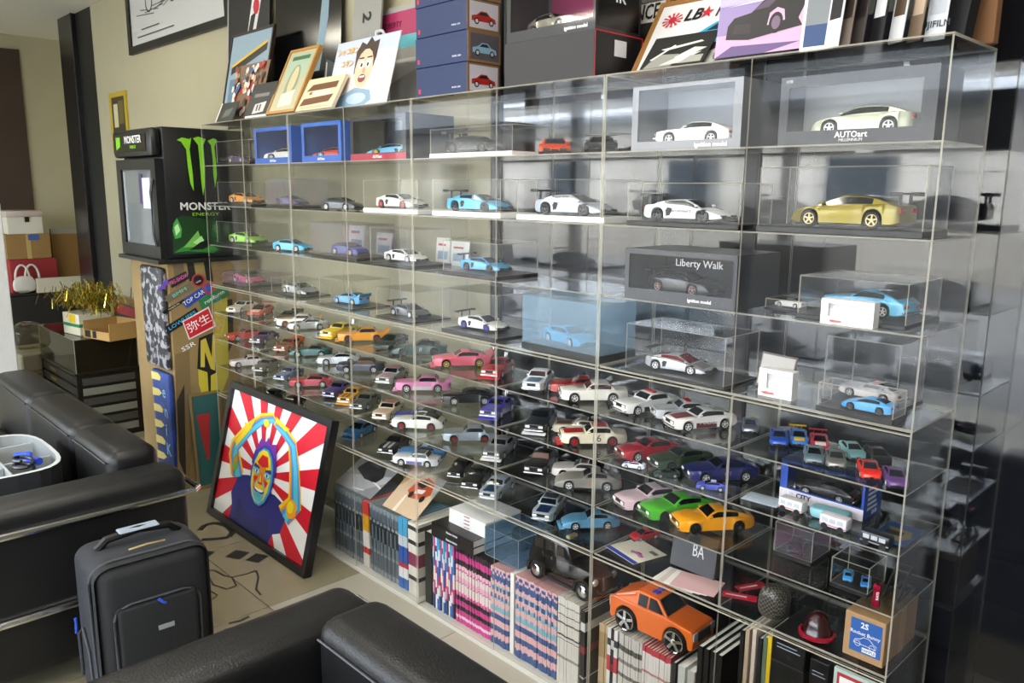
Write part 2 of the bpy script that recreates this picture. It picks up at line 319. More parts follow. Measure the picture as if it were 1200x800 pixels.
def car_meshes(kind):
    if kind in _CM: return _CM[kind]
    p = CT[kind]; R_ = p['r'] * 1.16; zc = p['r']; out = {}
    def hw(x):
        e = max(0, (abs(x) - .36) / .14); v = p['w'] * (1 - .22 * e ** 2.2)
        for c in p['wb']:
            d = abs(x - c) / (R_ * 1.25)
            if d < 1: v += p['fl'] * (1 - d ** 4)
        return v
    xs = set([-.5, -.49, -.47, -.44, -.4, .4, .44, .47, .49, .5] + [-.4 + .05 * i for i in range(17)])
    for c in p['wb']:
        for k in range(9): xs.add(round(c + R_ * math.cos(math.pi * k / 8), 4))
        xs.add(round(c - R_ - .002, 4)); xs.add(round(c + R_ + .002, 4))
    xs = sorted(xs); mb = MB(); rings = []
    for x in xs:
        b = p['cl'] + .02 * max(0, (abs(x) - .44) / .06)
        for c in p['wb']:
            if abs(x - c) <= R_ + 1e-4: b = max(b, zc + math.sqrt(max(0, R_ * R_ - (x - c) ** 2)))
        t = smooth_interp(p['top'], x); b = min(b, t - .012); h = hw(x); dz = t - b; ins = .012
        half = [(h * .9, b), (h, b + min(.012, .2 * dz)), (h * 1.0, b + .45 * dz), (h * .985, b + .75 * dz), (h * .95, t - min(.008, .12 * dz)), (h * .82, t), (0, t + .004)]
        rings.append([Vector((x, -y, z)) for y, z in half] + [Vector((x, y, z)) for y, z in half[-2::-1]])
    n = len(rings[0]); vs = [v for r_ in rings for v in r_]; fs = []
    for i in range(len(rings) - 1):
        for k in range(n): fs.append((i * n + k, i * n + (k + 1) % n, (i + 1) * n + (k + 1) % n, (i + 1) * n + k))
    fs.append(tuple(range(n))); fs.append(tuple(range((len(rings) - 1) * n, len(rings) * n)))
    mb.add(vs, fs)
    # cabin
    (xa, za), (xb, zb), (xc, zc2), (xd, zd) = p['gh']
    zroof = max(zb, zc2)
    def roof(x):
        if x < xb: t = (x - xa) / (xb - xa); return za + (zb - za) * math.sin(t * math.pi / 2) ** .9
        if x < xc: return zb + (zc2 - zb) * (x - xb) / (xc - xb)
        t = (x - xc) / (xd - xc); return zc2 + (zd - zc2) * t ** 1.15
    gx = [xa + (xb - xa) * i / 5 for i in range(5)] + [xb, (xb + xc) / 2] + [xc + (xd - xc) * i / 4 for i in range(5)]
    def section(x):
        z1 = roof(x); z0 = min(smooth_interp(p['top'], x) - .006, z1 - .001); q = (z1 - z0) / (zroof - zd + .01); q = max(0, min(1, q))
        b0 = p['w'] * p['gb']; b1 = p['w'] * (p['gb'] + (p['gr'] - p['gb']) * q)
        return z0, z1, b0, b1
    rings = []
    for x in gx:
        z0, z1, b0, b1 = section(x); dz = z1 - z0
        half = [(b0, z0), (b1 + (b0 - b1) * .12, z0 + .88 * dz), (b1 * .9, z1 - .02 * dz), (0, z1 + .003)]
        rings.append([Vector((x, -y, z)) for y, z in half] + [Vector((x, y, z)) for y, z in half[-2::-1]])
    n = len(rings[0]); vs = [v for r_ in rings for v in r_]; fs = []
    for i in range(len(rings) - 1):
        for k in range(n - 1): fs.append((i * n + k, i * n + k + 1, (i + 1) * n + k + 1, (i + 1) * n + k))
    mb.add(vs, fs); mb.smooth = True
    out['body'] = mb.mesh('body', WHITE, angle=38)
    # glass panels sit just proud of the cabin
    def screen(x0, x1, name):
        m = MB(); N = 5; vs = []
        for i in range(N):
            x = x0 + (x1 - x0) * i / (N - 1); z0, z1, b0, b1 = section(x); y = b1 * .86
            nz = .003
            vs += [Vector((x + (.002 if x1 > 0 and name == 'windshield' else -.002), s * y, z1 + nz + (.002 if s == 0 else -.02 * (z1 - z0)))) for s in (-1, 0, 1)]
        fs = []
        for i in range(N - 1):
            for k in range(2): fs.append((i * 3 + k, i * 3 + k + 1, i * 3 + k + 4, i * 3 + k + 3))
        m.add(vs, fs); m.smooth = True; return m.mesh(name, BLACK)
    out['windshield'] = screen(xc + .015, xd - .016, 'windshield')
    out['rear_window'] = screen(xb - .02 if kind != 'wagon' else xb - .01, xa + (xb - xa) * .18, 'rear_window')
    for s, nm in ((-1, 'side_window_a'), (1, 'side_window_b')):
        m = MB(); lo, hi = [], []
        x0 = xa + (xb - xa) * (.55 if kind != 'wagon' else .5); x1 = xd - .045
        for i in range(8):
            x = x0 + (x1 - x0) * i / 7; z0, z1, b0, b1 = section(x); dz = z1 - z0
            for f, L in ((.16, lo), (.84, hi)):
                fz = f if dz > .03 else (.3 if f < .5 else .7)
                y = b0 + (b1 + (b0 - b1) * .12 - b0) * fz / .88 + .0025
                L.append(Vector((x, s * y, z0 + fz * dz)))
        vs = lo + hi; fs = [(i, i + 1, i + 9, i + 8) for i in range(7)]
        m.add(vs, fs); m.smooth = True; out[nm] = m.mesh('side_window', BLACK)
    # wheel, centred on the hub, axis y
    r = p['r']; wd = .034 if kind in ('super', 'coupe') else .03
    out['tyre'] = MB().lathe([(r * .62, -wd), (r * .93, -wd), (r, -wd * .7), (r, wd * .7), (r * .93, wd), (r * .62, wd), (r * .58, 0), (r * .62, -wd)], 18, axis='y').mesh('tyre', RUB)
    m = MB().lathe([(r * .66, -wd * .96), (r * .6, -wd * .9), (r * .52, -wd * .4), (r * .2, -wd * .55), (0.0005, -wd * .7)], 18, axis='y')
    rim = MB().lathe([(r * .69, -wd * 1.0), (r * .69, -wd * 1.06), (r * .6, -wd * 1.0), (r * .57, -wd * .5)], 18, axis='y')
    sp = 5
    for k in range(sp):
        a = 2 * math.pi * k / sp; M = Matrix.Rotation(a, 4, 'Y')
        rim.box(-r * .075, r * .075, -wd * .98, -wd * .6, r * .05, r * .62, M=M)
    rim.lathe([(r * .16, -wd * .6), (r * .16, -wd * 1.02), (0.0005, -wd * 1.05)], 10, axis='y')
    out['rim'] = rim.mesh('rim', CHROME); out['rim_back'] = m.mesh('rim_back', BLACK)
    # lamps, grille, bumper
    h = hw(.47); zf = smooth_interp(p['top'], .46)
    def front(x, y0, y1, z0, z1, d=.012): return MB().box(x - d, x + .004, y0, y1, z0, z1)
    if kind in ('super', 'coupe', 'gnose'):
        zt = zf - .006; m = MB()
        m.add([(.38, h * .62, smooth_interp(p['top'], .38) + .003), (.47, h * .5, zt - .004), (.478, h * .86, zt - .024), (.4, h * .98, smooth_interp(p['top'], .4) - .014)], [(0, 1, 2, 3)])
        out['headlight_b'] = m.mesh('headlight', CHROME)
        m = MB(); m.add([(.38, -h * .62, smooth_interp(p['top'], .38) + .003), (.47, -h * .5, zt - .004), (.478, -h * .86, zt - .024), (.4, -h * .98, smooth_interp(p['top'], .4) - .014)], [(0, 3, 2, 1)])
        out['headlight_a'] = m.mesh('headlight', CHROME)
        m = MB(); m.box(.475, .504, -h * .9, -h * .35, .042, .042 + .04); m.box(.475, .504, h * .35, h * .9, .042, .082); m.box(.47, .503, -h * .28, h * .28, .045, .07 + (.03 if kind == 'coupe' else 0))
        out['grille'] = m.mesh('grille', BLACK)
        out['bumper'] = MB().box(.44, .515, -h * 1.02, h * 1.02, .024, .034).box(-.3 + .02, .3 - .02 - R_, -p['w'] * 1.02, p['w'] * 1.02, .022, .034).mesh('lower_lip', BLACK)
    else:
        zm = zf - .035
        m = MB().box(.49, .5035, -h * .92, h * .92, zm - .028, zm + .02); out['grille'] = m.mesh('grille', BLACK)
        for s, nm in ((-1, 'headlight_a'), (1, 'headlight_b')):
            m = MB()
            for k in (.58, .8):
                m.lathe([(.021, .0), (.021, .006), (.0005, .009)], 10, M=Matrix.Translation((.5015, s * h * k, zm - .004)) @ Matrix.Rotation(R(90), 4, 'Y'))
            out[nm] = m.mesh('headlight', mat('f4f4ea', .15))
        out['bumper'] = MB().rbox(.488, .522, -h * 1.04, h * 1.04, .07, .092, .006, seg=2).mesh('bumper', CHROME)
    hr = hw(-.48); zr = smooth_interp(p['top'], -.48)
    for s, nm in ((-1, 'tail_a'), (1, 'tail_b')):
        out[nm] = MB().box(-.505, -.488, min(s * hr * .45, s * hr * .92), max(s * hr * .45, s * hr * .92), zr - .06, zr - .025).mesh('tail_light', mat('a01010', .2))
    if kind not in ('super', 'coupe', 'gnose'): out['rear_bumper'] = MB().rbox(-.52, -.49, -hr * 1.04, hr * 1.04, .07, .092, .006, seg=2).mesh('rear_bumper', CHROME)
    # mirrors
    for s, nm in ((-1, 'mirror_a'), (1, 'mirror_b')):
        zm = smooth_interp(p['top'], xd - .05); m = MB(); m.rbox(xd - .075, xd - .035, s * (p['w'] * .93) - .018, s * (p['w'] * .93) + .018, zm + .012, zm + .034, .006, seg=1)
        out[nm] = m.mesh('door_mirror', WHITE)
    # side intake of the wedge cars
    if kind == 'super':
        for s, nm in ((-1, 'intake_a'), (1, 'intake_b')):
            y = p['w'] * 1.003 * s; out[nm] = MB().prism([(-.19, .06), (-.13, .07), (-.1, .15), (-.16, .16), (-.2, .11)], min(y, y + .003 * s), max(y, y + .003 * s)).mesh('side_intake', BLACK)
    # wings
    w_ = p['w']; za_ = smooth_interp(p['top'], -.44)
    out['wing'] = MB().prism([(-.52, .3), (-.43, .29), (-.43, .297), (-.52, .308)], -w_ * 1.0, w_ * 1.0).box(-.48, -.45, -w_ * .5, -w_ * .46, za_ - .01, .293).box(-.48, -.45, w_ * .46, w_ * .5, za_ - .01, .293).box(-.53, -.42, -w_ * 1.02, -w_ * 1.0, .28, .315).box(-.53, -.42, w_ * 1.0, w_ * 1.02, .28, .315).mesh('rear_wing', BLACK)
    out['duck'] = MB().prism([(-.4, za_), (-.5, za_ - .01), (-.55, za_ + .075), (-.54, za_ + .085)], -w_ * .92, w_ * .92).mesh('tail_spoiler', WHITE)
    out['splitter'] = MB().prism([(.46, .03), (.555, .022), (.555, .03), (.47, .05)], -w_ * 1.05, w_ * 1.05).mesh('front_splitter', WHITE)
    pm = MB()
    for k in (-.3, -.1): pm.tube([(-.46, w_ * k, .05), (-.53, w_ * k, .06), (-.57, w_ * k, .3)], .009, 6)
    out['pipes'] = pm.mesh('exhaust_pipe', CHROME)
    out['lampbar'] = MB().rbox(-.1, -.02, -.1, .1, 0, .02, .004, seg=1).mesh('roof_lamp', mat('c01818', .2))
    out['zroof'] = zroof
    _CM[kind] = out
    return out
def paint(c, metal=.0, rough=.28, coat=.6): return mat(c, rough, metal, coat)
def setm(o, m):
    o.material_slots[0].link = 'OBJECT'; o.material_slots[0].material = m; return o
WIN = mat('101418', .08, coat=.3)
def car(label, kind, L, loc, yaw, col, roof=None, rim='c9c9c9', win=None, wing=None, duck=None, split=None, pipes=False, lamp=False, stripe=None, low=None, metal=0, small=False, group=None, hood=None, rough=.28, number=None, wingcol='101010'):
    ms = car_meshes(kind); p = CT[kind]
    t = empty('model_car', loc, yaw, label, 'model car', group); t.scale = (L, L, L)
    B = paint(col, metal, rough); rc = paint('e6e6e4' if rim in ('c9c9c9', 'e8e8e8') else rim, .25 if rim in ('c9c9c9', 'e8e8e8') else .1)
    def a(nm, key, m=None, par=t):
        o = put(nm, ms[key], par); return setm(o, m) if m else o
    a('body', 'body', B); wm = mat(win, .1) if win else WIN
    a('windshield', 'windshield', wm); a('rear_window', 'rear_window', wm); a('side_window', 'side_window_a', wm); a('side_window', 'side_window_b', wm)
    for k, x in enumerate(p['wb']):
        for s in (-1, 1):
            o = put('wheel', ms['tyre'], t, (x, s * (p['w'] + p['fl'] - .034), p['r'])); o.rotation_euler.z = 0 if s < 0 else math.pi
            if not small: put('hub', ms['rim_back'], o)
            setm(put('rim', ms['rim'], o), rc)
    a('headlight', 'headlight_a'); a('headlight', 'headlight_b'); a('grille', 'grille'); a('bumper', 'bumper')
    a('tail_light', 'tail_a'); a('tail_light', 'tail_b')
    if small: return t
    if 'rear_bumper' in ms: a('rear_bumper', 'rear_bumper')
    a('door_mirror', 'mirror_a', B); a('door_mirror', 'mirror_b', B)
    if 'intake_a' in ms: a('side_intake', 'intake_a'); a('side_intake', 'intake_b')
    if wing: a('rear_wing', 'wing', mat(wing, .35))
    if duck: a('tail_spoiler', 'duck', paint(duck))
    if split: a('front_splitter', 'splitter', paint(split))
    if pipes: a('exhaust_pipe', 'pipes')
    if lamp: o = a('roof_lamp', 'lampbar'); o.location.z = ms['zroof']
    if roof:   # a second colour on roof and boot
        (xa, za), (xb, zb), (xc, zc), (xd, zd) = p['gh']; m = MB(); vs = []
        wr = p['w'] * p['gr'] * .84
        N = 4; m.add([(xb + (xc - xb) * i / N, s * wr, zb + (zc - zb) * i / N + .0035) for i in range(N + 1) for s in (-1, 1)], [(2 * i, 2 * i + 1, 2 * i + 3, 2 * i + 2) for i in range(N)])
        m.build('roof_panel', paint(roof), t)
    def top_strip(y0, y1, x0, x1, c, nm='hood_stripe'):
        m = MB(); N = 5; m.add([(x0 + (x1 - x0) * i / N, y, smooth_interp(p['top'], x0 + (x1 - x0) * i / N) + .0055) for i in range(N + 1) for y in (y0, y1)], [(2 * i, 2 * i + 1, 2 * i + 3, 2 * i + 2) for i in range(N)])
        m.build(nm, paint(c), t)
    xd = p['gh'][3][0]
    if hood: top_strip(-p['w'] * .6, p['w'] * .6, xd + .02, .44, hood, 'hood_panel')
    if stripe:
        for s in (-1, 1): top_strip(s * .055 - .025, s * .055 + .025, xd + .015, .46, stripe)
    if low:    # darker or lighter lower side band with wheel cut-outs left clear
        for s in (-1, 1):
            y = s * (p['w'] * 1.0 + .0012); x0 = p['wb'][0] + p['r'] * 1.35; x1 = p['wb'][1] - p['r'] * 1.35
            m = MB(); m.box(x0, x1, min(y, y - .003 * s), max(y, y - .003 * s), p['cl'] + .012, .115); m.build('side_band', paint(low), t)
    if number:
        for s in (-1, 1):
            M = Matrix.Translation((-.03, s * (p['w'] * 1.006), .118)) @ (Matrix.Rotation(R(90), 4, 'X') if s < 0 else Matrix.Rotation(R(180), 4, 'Z') @ Matrix.Rotation(R(90), 4, 'X'))
            lettering(number[0], number[1], mat(number[2], .5), t, M, 'door_number', .001)
    return t

# cars whose two near wheels can be read in the picture: front wheel, rear wheel
def wcar(label, kind, tier, f, r, col, L=None, **k):
    z = ZS[tier] + .0006; P = at_z(*f, z); Q = at_z(*r, z); d = (P - Q); d.z = 0
    p = CT[kind]; wbn = p['wb'][1] - p['wb'][0]
    if L is None: L = min(.205, max(.178, d.length / wbn))
    d.normalize(); n = Vector((-d.y, d.x, 0))
    if n.dot(CAM - P) > 0: n = -n            # n points away from the camera
    c = P - d * (p['wb'][1] * L) if True else 0
    c = c + n * (p['w'] - .01) * L
    c2 = Q - d * (p['wb'][0] * L) + n * (p['w'] - .01) * L
    c = (c + c2) / 2
    return place(tier, label, kind, L, c, math.atan2(d.y, d.x), z, col, **k)
def fit(kind, L, c, yaw, z, k, y0=.0095, y1=D - .0075, xr=None):   # keep a parked car inside its half of the cabinet
    p = CT[kind]; f_, r_ = (.56 if k.get('split') else .525) * L, (.582 if k.get('pipes') else .555 if k.get('duck') else .535 if k.get('wing') else .525) * L
    hy = p['w'] * (1.06 if k.get('split') else 1.0) * L + p['fl'] * L; cs, sn = math.cos(yaw), math.sin(yaw)
    px = [a * cs - b * sn for a in (f_, -r_) for b in (hy, -hy)]; py = [a * sn + b * cs for a in (f_, -r_) for b in (hy, -hy)]
    c = Vector((c.x, c.y, z)); c.y = max(y0 - min(py), min(y1 - max(py), c.y))
    hb = W / 2; k0 = math.floor(c.x / hb); lo, hi = (k0 * hb + .0075, (k0 + 1) * hb - .0075) if xr is None else xr
    c.x = max(lo - min(px), min(hi - max(px), c.x))
    fit.ok = max(py) - min(py) <= y1 - y0 and max(px) - min(px) <= hi - lo
    return c
PARK = []
def place(tier, label, kind, L, c, yaw, z, col, **k):
    PARK.append([tier, label, kind, L, fit(kind, L, c, yaw, z, k), yaw, z, col, k])
# cars placed by their outline: left and right picture columns, depth and heading given
def bcar(label, kind, tier, uA, uB, yc, yaw, col, z=None, Lfix=None, **k):
    box = BOXIN if z is not None else None
    z = (ZS[tier] + .0006) if z is None else z; p = CT[kind]; L = Lfix or .18; c = at_y((uA + uB) / 2, 300, yc); c.z = z; yaw = R(yaw)
    for it in range(25):
        us = []
        for sx in (-.5, .5):
            for sy in (-1, 1):
                for zz in (.05, .18):
                    q = Vector((sx * L, sy * p['w'] * L, zz * L)); q.rotate(Matrix.Rotation(yaw, 3, 'Z')); us.append(proj(c + q)[0])
        lo, hi = min(us), max(us); sc = (proj(c + Vector((.01, 0, 0)))[0] - proj(c)[0]) / .01
        c.x += ((uA + uB) / 2 - (lo + hi) / 2) / sc
        if not Lfix: L *= ((uB - uA) / (hi - lo)) ** .8
    if tier and tier in 'abcd' and box is None: return place(tier, label, kind, L, c, yaw, z, col, **k)
    elif box:
        while True:
            c2 = fit(kind, L, c, yaw, z, k, box[2], box[3], (box[0], box[1]))
            if fit.ok: break
            L *= .98
        c = c2
    else:
        c = fit(kind, L, c, yaw, z, k, xr=(math.floor(c.x / W) * W + .0075, (math.floor(c.x / W) + 1) * W - .0075))
    return car(label, kind, L, c, yaw, col, **k)

# ---- top tier of parked cars (a)
wcar('cream coupe model parked beside a red spoilered car, top car tier', 'fast', 'a', (277.5, 366.4), (298, 362), 'e6dfc8', L=.178, rim='e8e8e8', number=('8', .06, '222222'))
bcar('red and white coupe model with tall rear wing, next to the cream coupe', 'coupe', 'a', 288, 323, .13, -50, 'b8452f', Lfix=.178, wing='c0402c', hood='e8e0d4')
bcar('black coupe model with raised tail beside the white-orange saloon', 'fast', 'a', 316, 345, .15, -56, '1d1c1c', Lfix=.178, duck='1d1c1c')
wcar('white saloon model with orange lower sides and flat roof', 'box', 'a', (344, 384.4), (378, 384), 'eee9dc', low='e09a2c', hood='e0a040', duck='e0a040', rim='a01818')
bcar('silver coupe model with black bonnet nosed beside the yellow car', 'fast', 'a', 363, 408, .165, -118, 'c4c8cc', Lfix=.178, metal=.6, hood='1c1c1c')
wcar('bright yellow saloon model squeezed behind the orange saloon', 'box', 'a', (393, 398), (420, 391), 'f0cc1c', L=.185, split='e8c020', rim='e8e8e8', pipes=True)
wcar('orange saloon model with long front lip and tail fins', 'box', 'a', (412, 404), (446, 403), 'e89a20', split='e89a20', duck='e89a20', rim='8c1414', roof='e8a030')
bcar('dark green coupe model seen nose on, beside the striped green car', 'coupe', 'a', 438, 477, .15, -62, '1d2a24', Lfix=.178)
wcar('dark green coupe model with red disc and white slashes on its flank', 'gnose', 'a', (476, 415), (512, 415), '1f4038', number=('//', .1, 'e8e8e8'), rim='303030')
wcar('pink coupe model with jagged tail spoiler and front lip', 'fast', 'a', (526, 428), (564, 427), 'e06478', split='e06478', duck='e06478', rim='e0c060', pipes=True)
bcar('bright red saloon model nose out beside the pink coupe', 'box', 'a', 566, 600, .14, -62, 'b81c24', Lfix=.18, split='c02028', pipes=True)
bcar('blue and white saloon model with two red seats showing', 'box', 'a', 615, 661, .125, -60, 'd8dde0', Lfix=.185, hood='54708c', low='2b6aa8', win='3a2024')
bcar('red and black coupe model half hidden behind the white saloon', 'fast', 'a', 664, 738, .185, -140, 'b02a24', Lfix=.185, hood='c83028', duck='20201c')
wcar('plain white saloon model with maroon windows, top car tier', 'box', 'a', (671, 472), (717, 472), 'e8e6dc', rim='e8e8e8', win='4a2a28')
wcar('white police saloon model with red lamp on its roof', 'box', 'a', (752, 488), (793, 482), 'e8e8e4', lamp=True, low='18181a', L=.2, rim='e8e8e8')
bcar('silver and black police saloon model between two white police cars', 'box', 'a', 772, 843, .135, -128, 'b9bcc0', Lfix=.19, low='141416', hood='d8d8d8', rim='e8e8e8', lamp=True)
wcar('white and maroon police coupe model lettered POLICE', 'fast', 'a', (836, 509), (885.6, 505), 'e8e4de', low='5c1f28', number=('POLICE', .085, 'f0f0f0'), hood='7c3038', rim='e8e8e8', L=.205)
# small cars on the top tier of the end cabinet
for (lab, kd, u0, u1, yc, yw, cl, kw) in (
    ('small chrome toy car beside the small blue toy car', 'coupe', 884, 903, .17, -60, 'c0c4c8', dict(metal=.9)),
    ('small royal blue toy car nose on, top tier of end cabinet', 'coupe', 901, 928, .15, -60, '2452b8', {}),
    ('small blue toy race car with yellow uprights', 'coupe', 933, 956, .19, -60, '2a6ac0', dict(hood='f0c020', wing='f0c820')),
    ('small red and white toy racing car', 'coupe', 955, 980, .20, -60, 'b82838', dict(hood='eeeeee', wing='b02030')),
    ('small pale turquoise toy car', 'coupe', 979, 1005, .18, -50, '8cc4c4', {}),
    ('small black toy race car with large rear wing', 'coupe', 1004, 1035, .19, -50, '141414', dict(wing='141414')),
    ('small slate grey toy car', 'coupe', 946, 971, .12, -62, '5c7078', {}),
    ('small pale grey toy car', 'coupe', 974, 998, .105, -62, '8c9088', dict(metal=.5)),
    ('small bright red toy sports car', 'coupe', 1006, 1036, .085, -60, 'd8281c', {}),
    ('small purple toy car in the corner of its shelf', 'coupe', 1038, 1058, .07, -60, '5c3878', {})):
    bcar(lab, kd, 'a', u0, u1, yc, yw, cl, Lfix=.098, **kw)
# ---- second tier (b)
wcar('red coupe model with chrome bumper, second car tier beside the plum car', 'fast', 'b', (278, 400), (306, 397), 'c03430', L=.185)
bcar('plum purple saloon model with chrome face', 'box', 'b', 291, 328, .15, -58, '54386c', Lfix=.178)
bcar('burnt orange saloon model with black bonnet and orange tail fin', 'box', 'b', 318, 358, .14, -58, 'c45824', Lfix=.18, hood='241c1a', duck='e0601c')
wcar('teal green coupe model with silver roof', 'gnose', 'b', (348, 418), (378, 418), '2a6462', L=.185, roof='a8b0b0', rim='e8e8e8')
bcar('white coupe model with dark rear window, behind the navy saloon', 'fast', 'b', 376, 421, .16, -128, 'd4d8dc', Lfix=.178, metal=.2, rim='e8e8e8')
wcar('dark navy saloon model with white wheels', 'box', 'b', (406, 437), (438, 437), '1a2034', rim='e8e8e8', win='6a4a20')
bcar('silver saloon model with pink stripes and pink roof', 'box', 'b', 438, 481, .135, -60, 'a8a8a4', Lfix=.185, stripe='d86c94', low='d080a0', roof='d070a0')
wcar('pink saloon model with silver sills and high tail wing', 'box', 'b', (480, 459), (516.6, 459), 'd884ae', low='c4c4c8', duck='d884ae', split='d884ae', rim='e8e8e8')
bcar('glossy black coupe model beside the pink saloon', 'fast', 'b', 527, 578, .155, -128, '16181c', Lfix=.185, rim='e8e8e8')
bcar('violet blue saloon model nose out with upright pipes', 'box', 'b', 564, 601, .125, -64, '4038a0', Lfix=.18, hood='6a68b8', split='3c38a0', pipes=True)
bcar('black saloon model with chrome front, second car tier', 'box', 'b', 617, 671, .125, -60, '1b1f26', Lfix=.195, split='d8d8d8')
bcar('cream coupe model with brown roof behind racing number 16', 'fast', 'b', 667, 733, .19, -145, 'c8bca4', Lfix=.18, roof='5a3a2c', hood='5a3a30')
wcar('white racing saloon model with red roof and number 16', 'box', 'b', (668, 522), (714, 522), 'e6dcc4', hood='c02028', roof='c02028', number=('16', .16, '151515'), rim='c02028', split='c02028')
bcar('dark red coupe model nosed in front of the olive green one', 'fast', 'b', 727, 804, .15, -114, 'a01c2c', Lfix=.198)
bcar('olive green coupe model with dark wheels', 'fast', 'b', 763, 840, .125, -112, '2a3c28', Lfix=.2, hood='33452f', rim='202020')
wcar('dark blue coupe model with gold letters on door, second car tier', 'fast', 'b', (832, 561), (878, 559), '22265c', rim='e8e8e8', L=.2, number=('GT', .08, 'b8923c'))
wcar('tiny red white and blue toy car at shelf edge', 'coupe', 'b', (729, 545.5), (746.5, 548), 'd8e0f0', L=.072, hood='2c50b0', roof='b02840')
wcar('tiny dark green toy car at shelf edge', 'coupe', 'b', (773, 558), (790, 558), '1c3028', L=.072)
wcar('tiny violet and silver toy car at shelf edge', 'coupe', 'b', (820, 572), (841, 574), '4850b0', L=.075, roof='c8ccd8')
# ---- third tier (c)
wcar('white saloon model with pink roof line, third car tier', 'box', 'c', (283.6, 431), (308, 429), 'dcd2d0', L=.182, roof='c89098', rim='e8e8e8')
bcar('dull grey saloon model nose out beside white-pink saloon', 'box', 'c', 294, 329, .15, -58, '6c6c64', Lfix=.178)
bcar('pale blue grey saloon model beside the red coupe', 'box', 'c', 320, 348, .14, -62, '6c7ca8', Lfix=.172)
wcar('red coupe model with pale wheels and spoiler, third car tier', 'fast', 'c', (350, 454), (378, 453.6), 'c03a48', L=.185, rim='e8e8e8', duck='c03a48')
bcar('deep purple saloon model nose out', 'box', 'c', 375, 409, .15, -60, '4a3880', Lfix=.178)
bcar('yellow saloon model with black bonnet stripe', 'box', 'c', 394, 432, .14, -58, 'dc9c1c', Lfix=.18, stripe='181818', split='d8981c')
bcar('dark silver saloon model with black bonnet stripes', 'box', 'c', 412, 446, .125, -60, '707470', Lfix=.18, stripe='1c1c1c', metal=.5)
bcar('cream racing saloon model with rosy red roof, third car tier', 'box', 'c', 441, 485, .14, -58, 'dcc8ac', Lfix=.19, roof='c05060', hood='d4b8a0')
bcar('blue coupe model with white stripe hidden behind white muscle car', 'fast', 'c', 484, 534, .185, -138, '2a3c94', Lfix=.18, roof='c8d0e0')
wcar('white muscle car model with dark roof', 'fast', 'c', (468, 501), (502.6, 503), 'e4e4dc', roof='3a3c38', rim='a02028')
bcar('silver blue coupe model with red wheel centres', 'box', 'c', 526, 578, .15, -130, 'a0aab4', Lfix=.19, metal=.5, rim='a02028')
bcar('dark grey saloon model with white lip, third car tier', 'box', 'c', 567, 604, .125, -62, '6c7074', Lfix=.182, split='d8d8d4', pipes=True)
bcar('black saloon model with tan seats showing', 'box', 'c', 620, 661, .13, -62, '18181a', Lfix=.19, win='806860')
bcar('white and maroon coupe model behind the grey kit car', 'fast', 'c', 668, 728, .19, -145, 'd4ccc4', Lfix=.178, roof='6a3038')
wcar('grey primer coupe model with square orange door mark', 'gnose', 'c', (668, 576.7), (713, 578.5), '7c7a72', rough=.6, number=('[ ]', .08, 'c86838'), rim='e8e8e8')
bcar('pale pink coupe model beside the green one', 'fast', 'c', 727, 804, .14, -113, 'd8bcc4', Lfix=.2, rim='6c6c70')
bcar('bright green coupe model with black wheels', 'fast', 'c', 763, 842, .12, -114, '4cb02c', Lfix=.205, rim='202020')
bcar('amber orange coupe model with black wheels at shelf front', 'fast', 'c', 801, 889, .11, -125, 'f0a020', Lfix=.21, rim='202020')
# ---- lowest tier (d)
bcar('black saloon model above the leaning picture frame', 'box', 'd', 304, 333, .13, -60, '18181a', Lfix=.17)
bcar('dark maroon saloon model above the leaning picture frame', 'box', 'd', 328, 352, .15, -60, '3a1418', Lfix=.165)
bcar('metallic blue sports car model nose out on lowest tier', 'coupe', 'd', 405, 438, .14, -66, '1f5f94', Lfix=.178, split='1f5f94')
bcar('black muscle car model with white bonnet stripes', 'fast', 'd', 441, 486, .135, -60, '1d1d1f', Lfix=.19, stripe='c8c8c8')
bcar('blue and white coupe model behind the white and purple saloon', 'fast', 'd', 484, 534, .19, -140, '3a78b0', Lfix=.178, roof='e0e4e8')
wcar('white saloon model with purple sills and dark roof', 'box', 'd', (470, 541.5), (500, 544), 'd8d8dc', low='5a4a8a', roof='2c2c30')
bcar('small black hatchback model on lowest tier', 'wagon', 'd', 522, 556, .15, -60, '18181a', Lfix=.15, hood='2a2024')
bcar('plain black saloon model with chrome bumper on lowest tier', 'box', 'd', 540, 579, .13, -60, '141414', Lfix=.185)
bcar('silver saloon model with dark blue stripes', 'box', 'd', 563, 602, .115, -66, '9aa4ac', Lfix=.182, stripe='1c3c60', hood='2c4464')
bcar('silver saloon model with navy bonnet and navy roof', 'box', 'd', 624, 663, .12, -64, 'a0acb4', Lfix=.185, hood='1c3060', roof='1c2438')
wcar('light blue kit car model with long nose', 'gnose', 'd', (674, 621), (712, 620), '5c96b8', split='5c96b8', rim='e8e8e8', metal=.2)
bcar('red toy racing car lying at the back of the lowest tier', 'coupe', 'd', 734, 766, .2, -110, 'c02430', Lfix=.09)

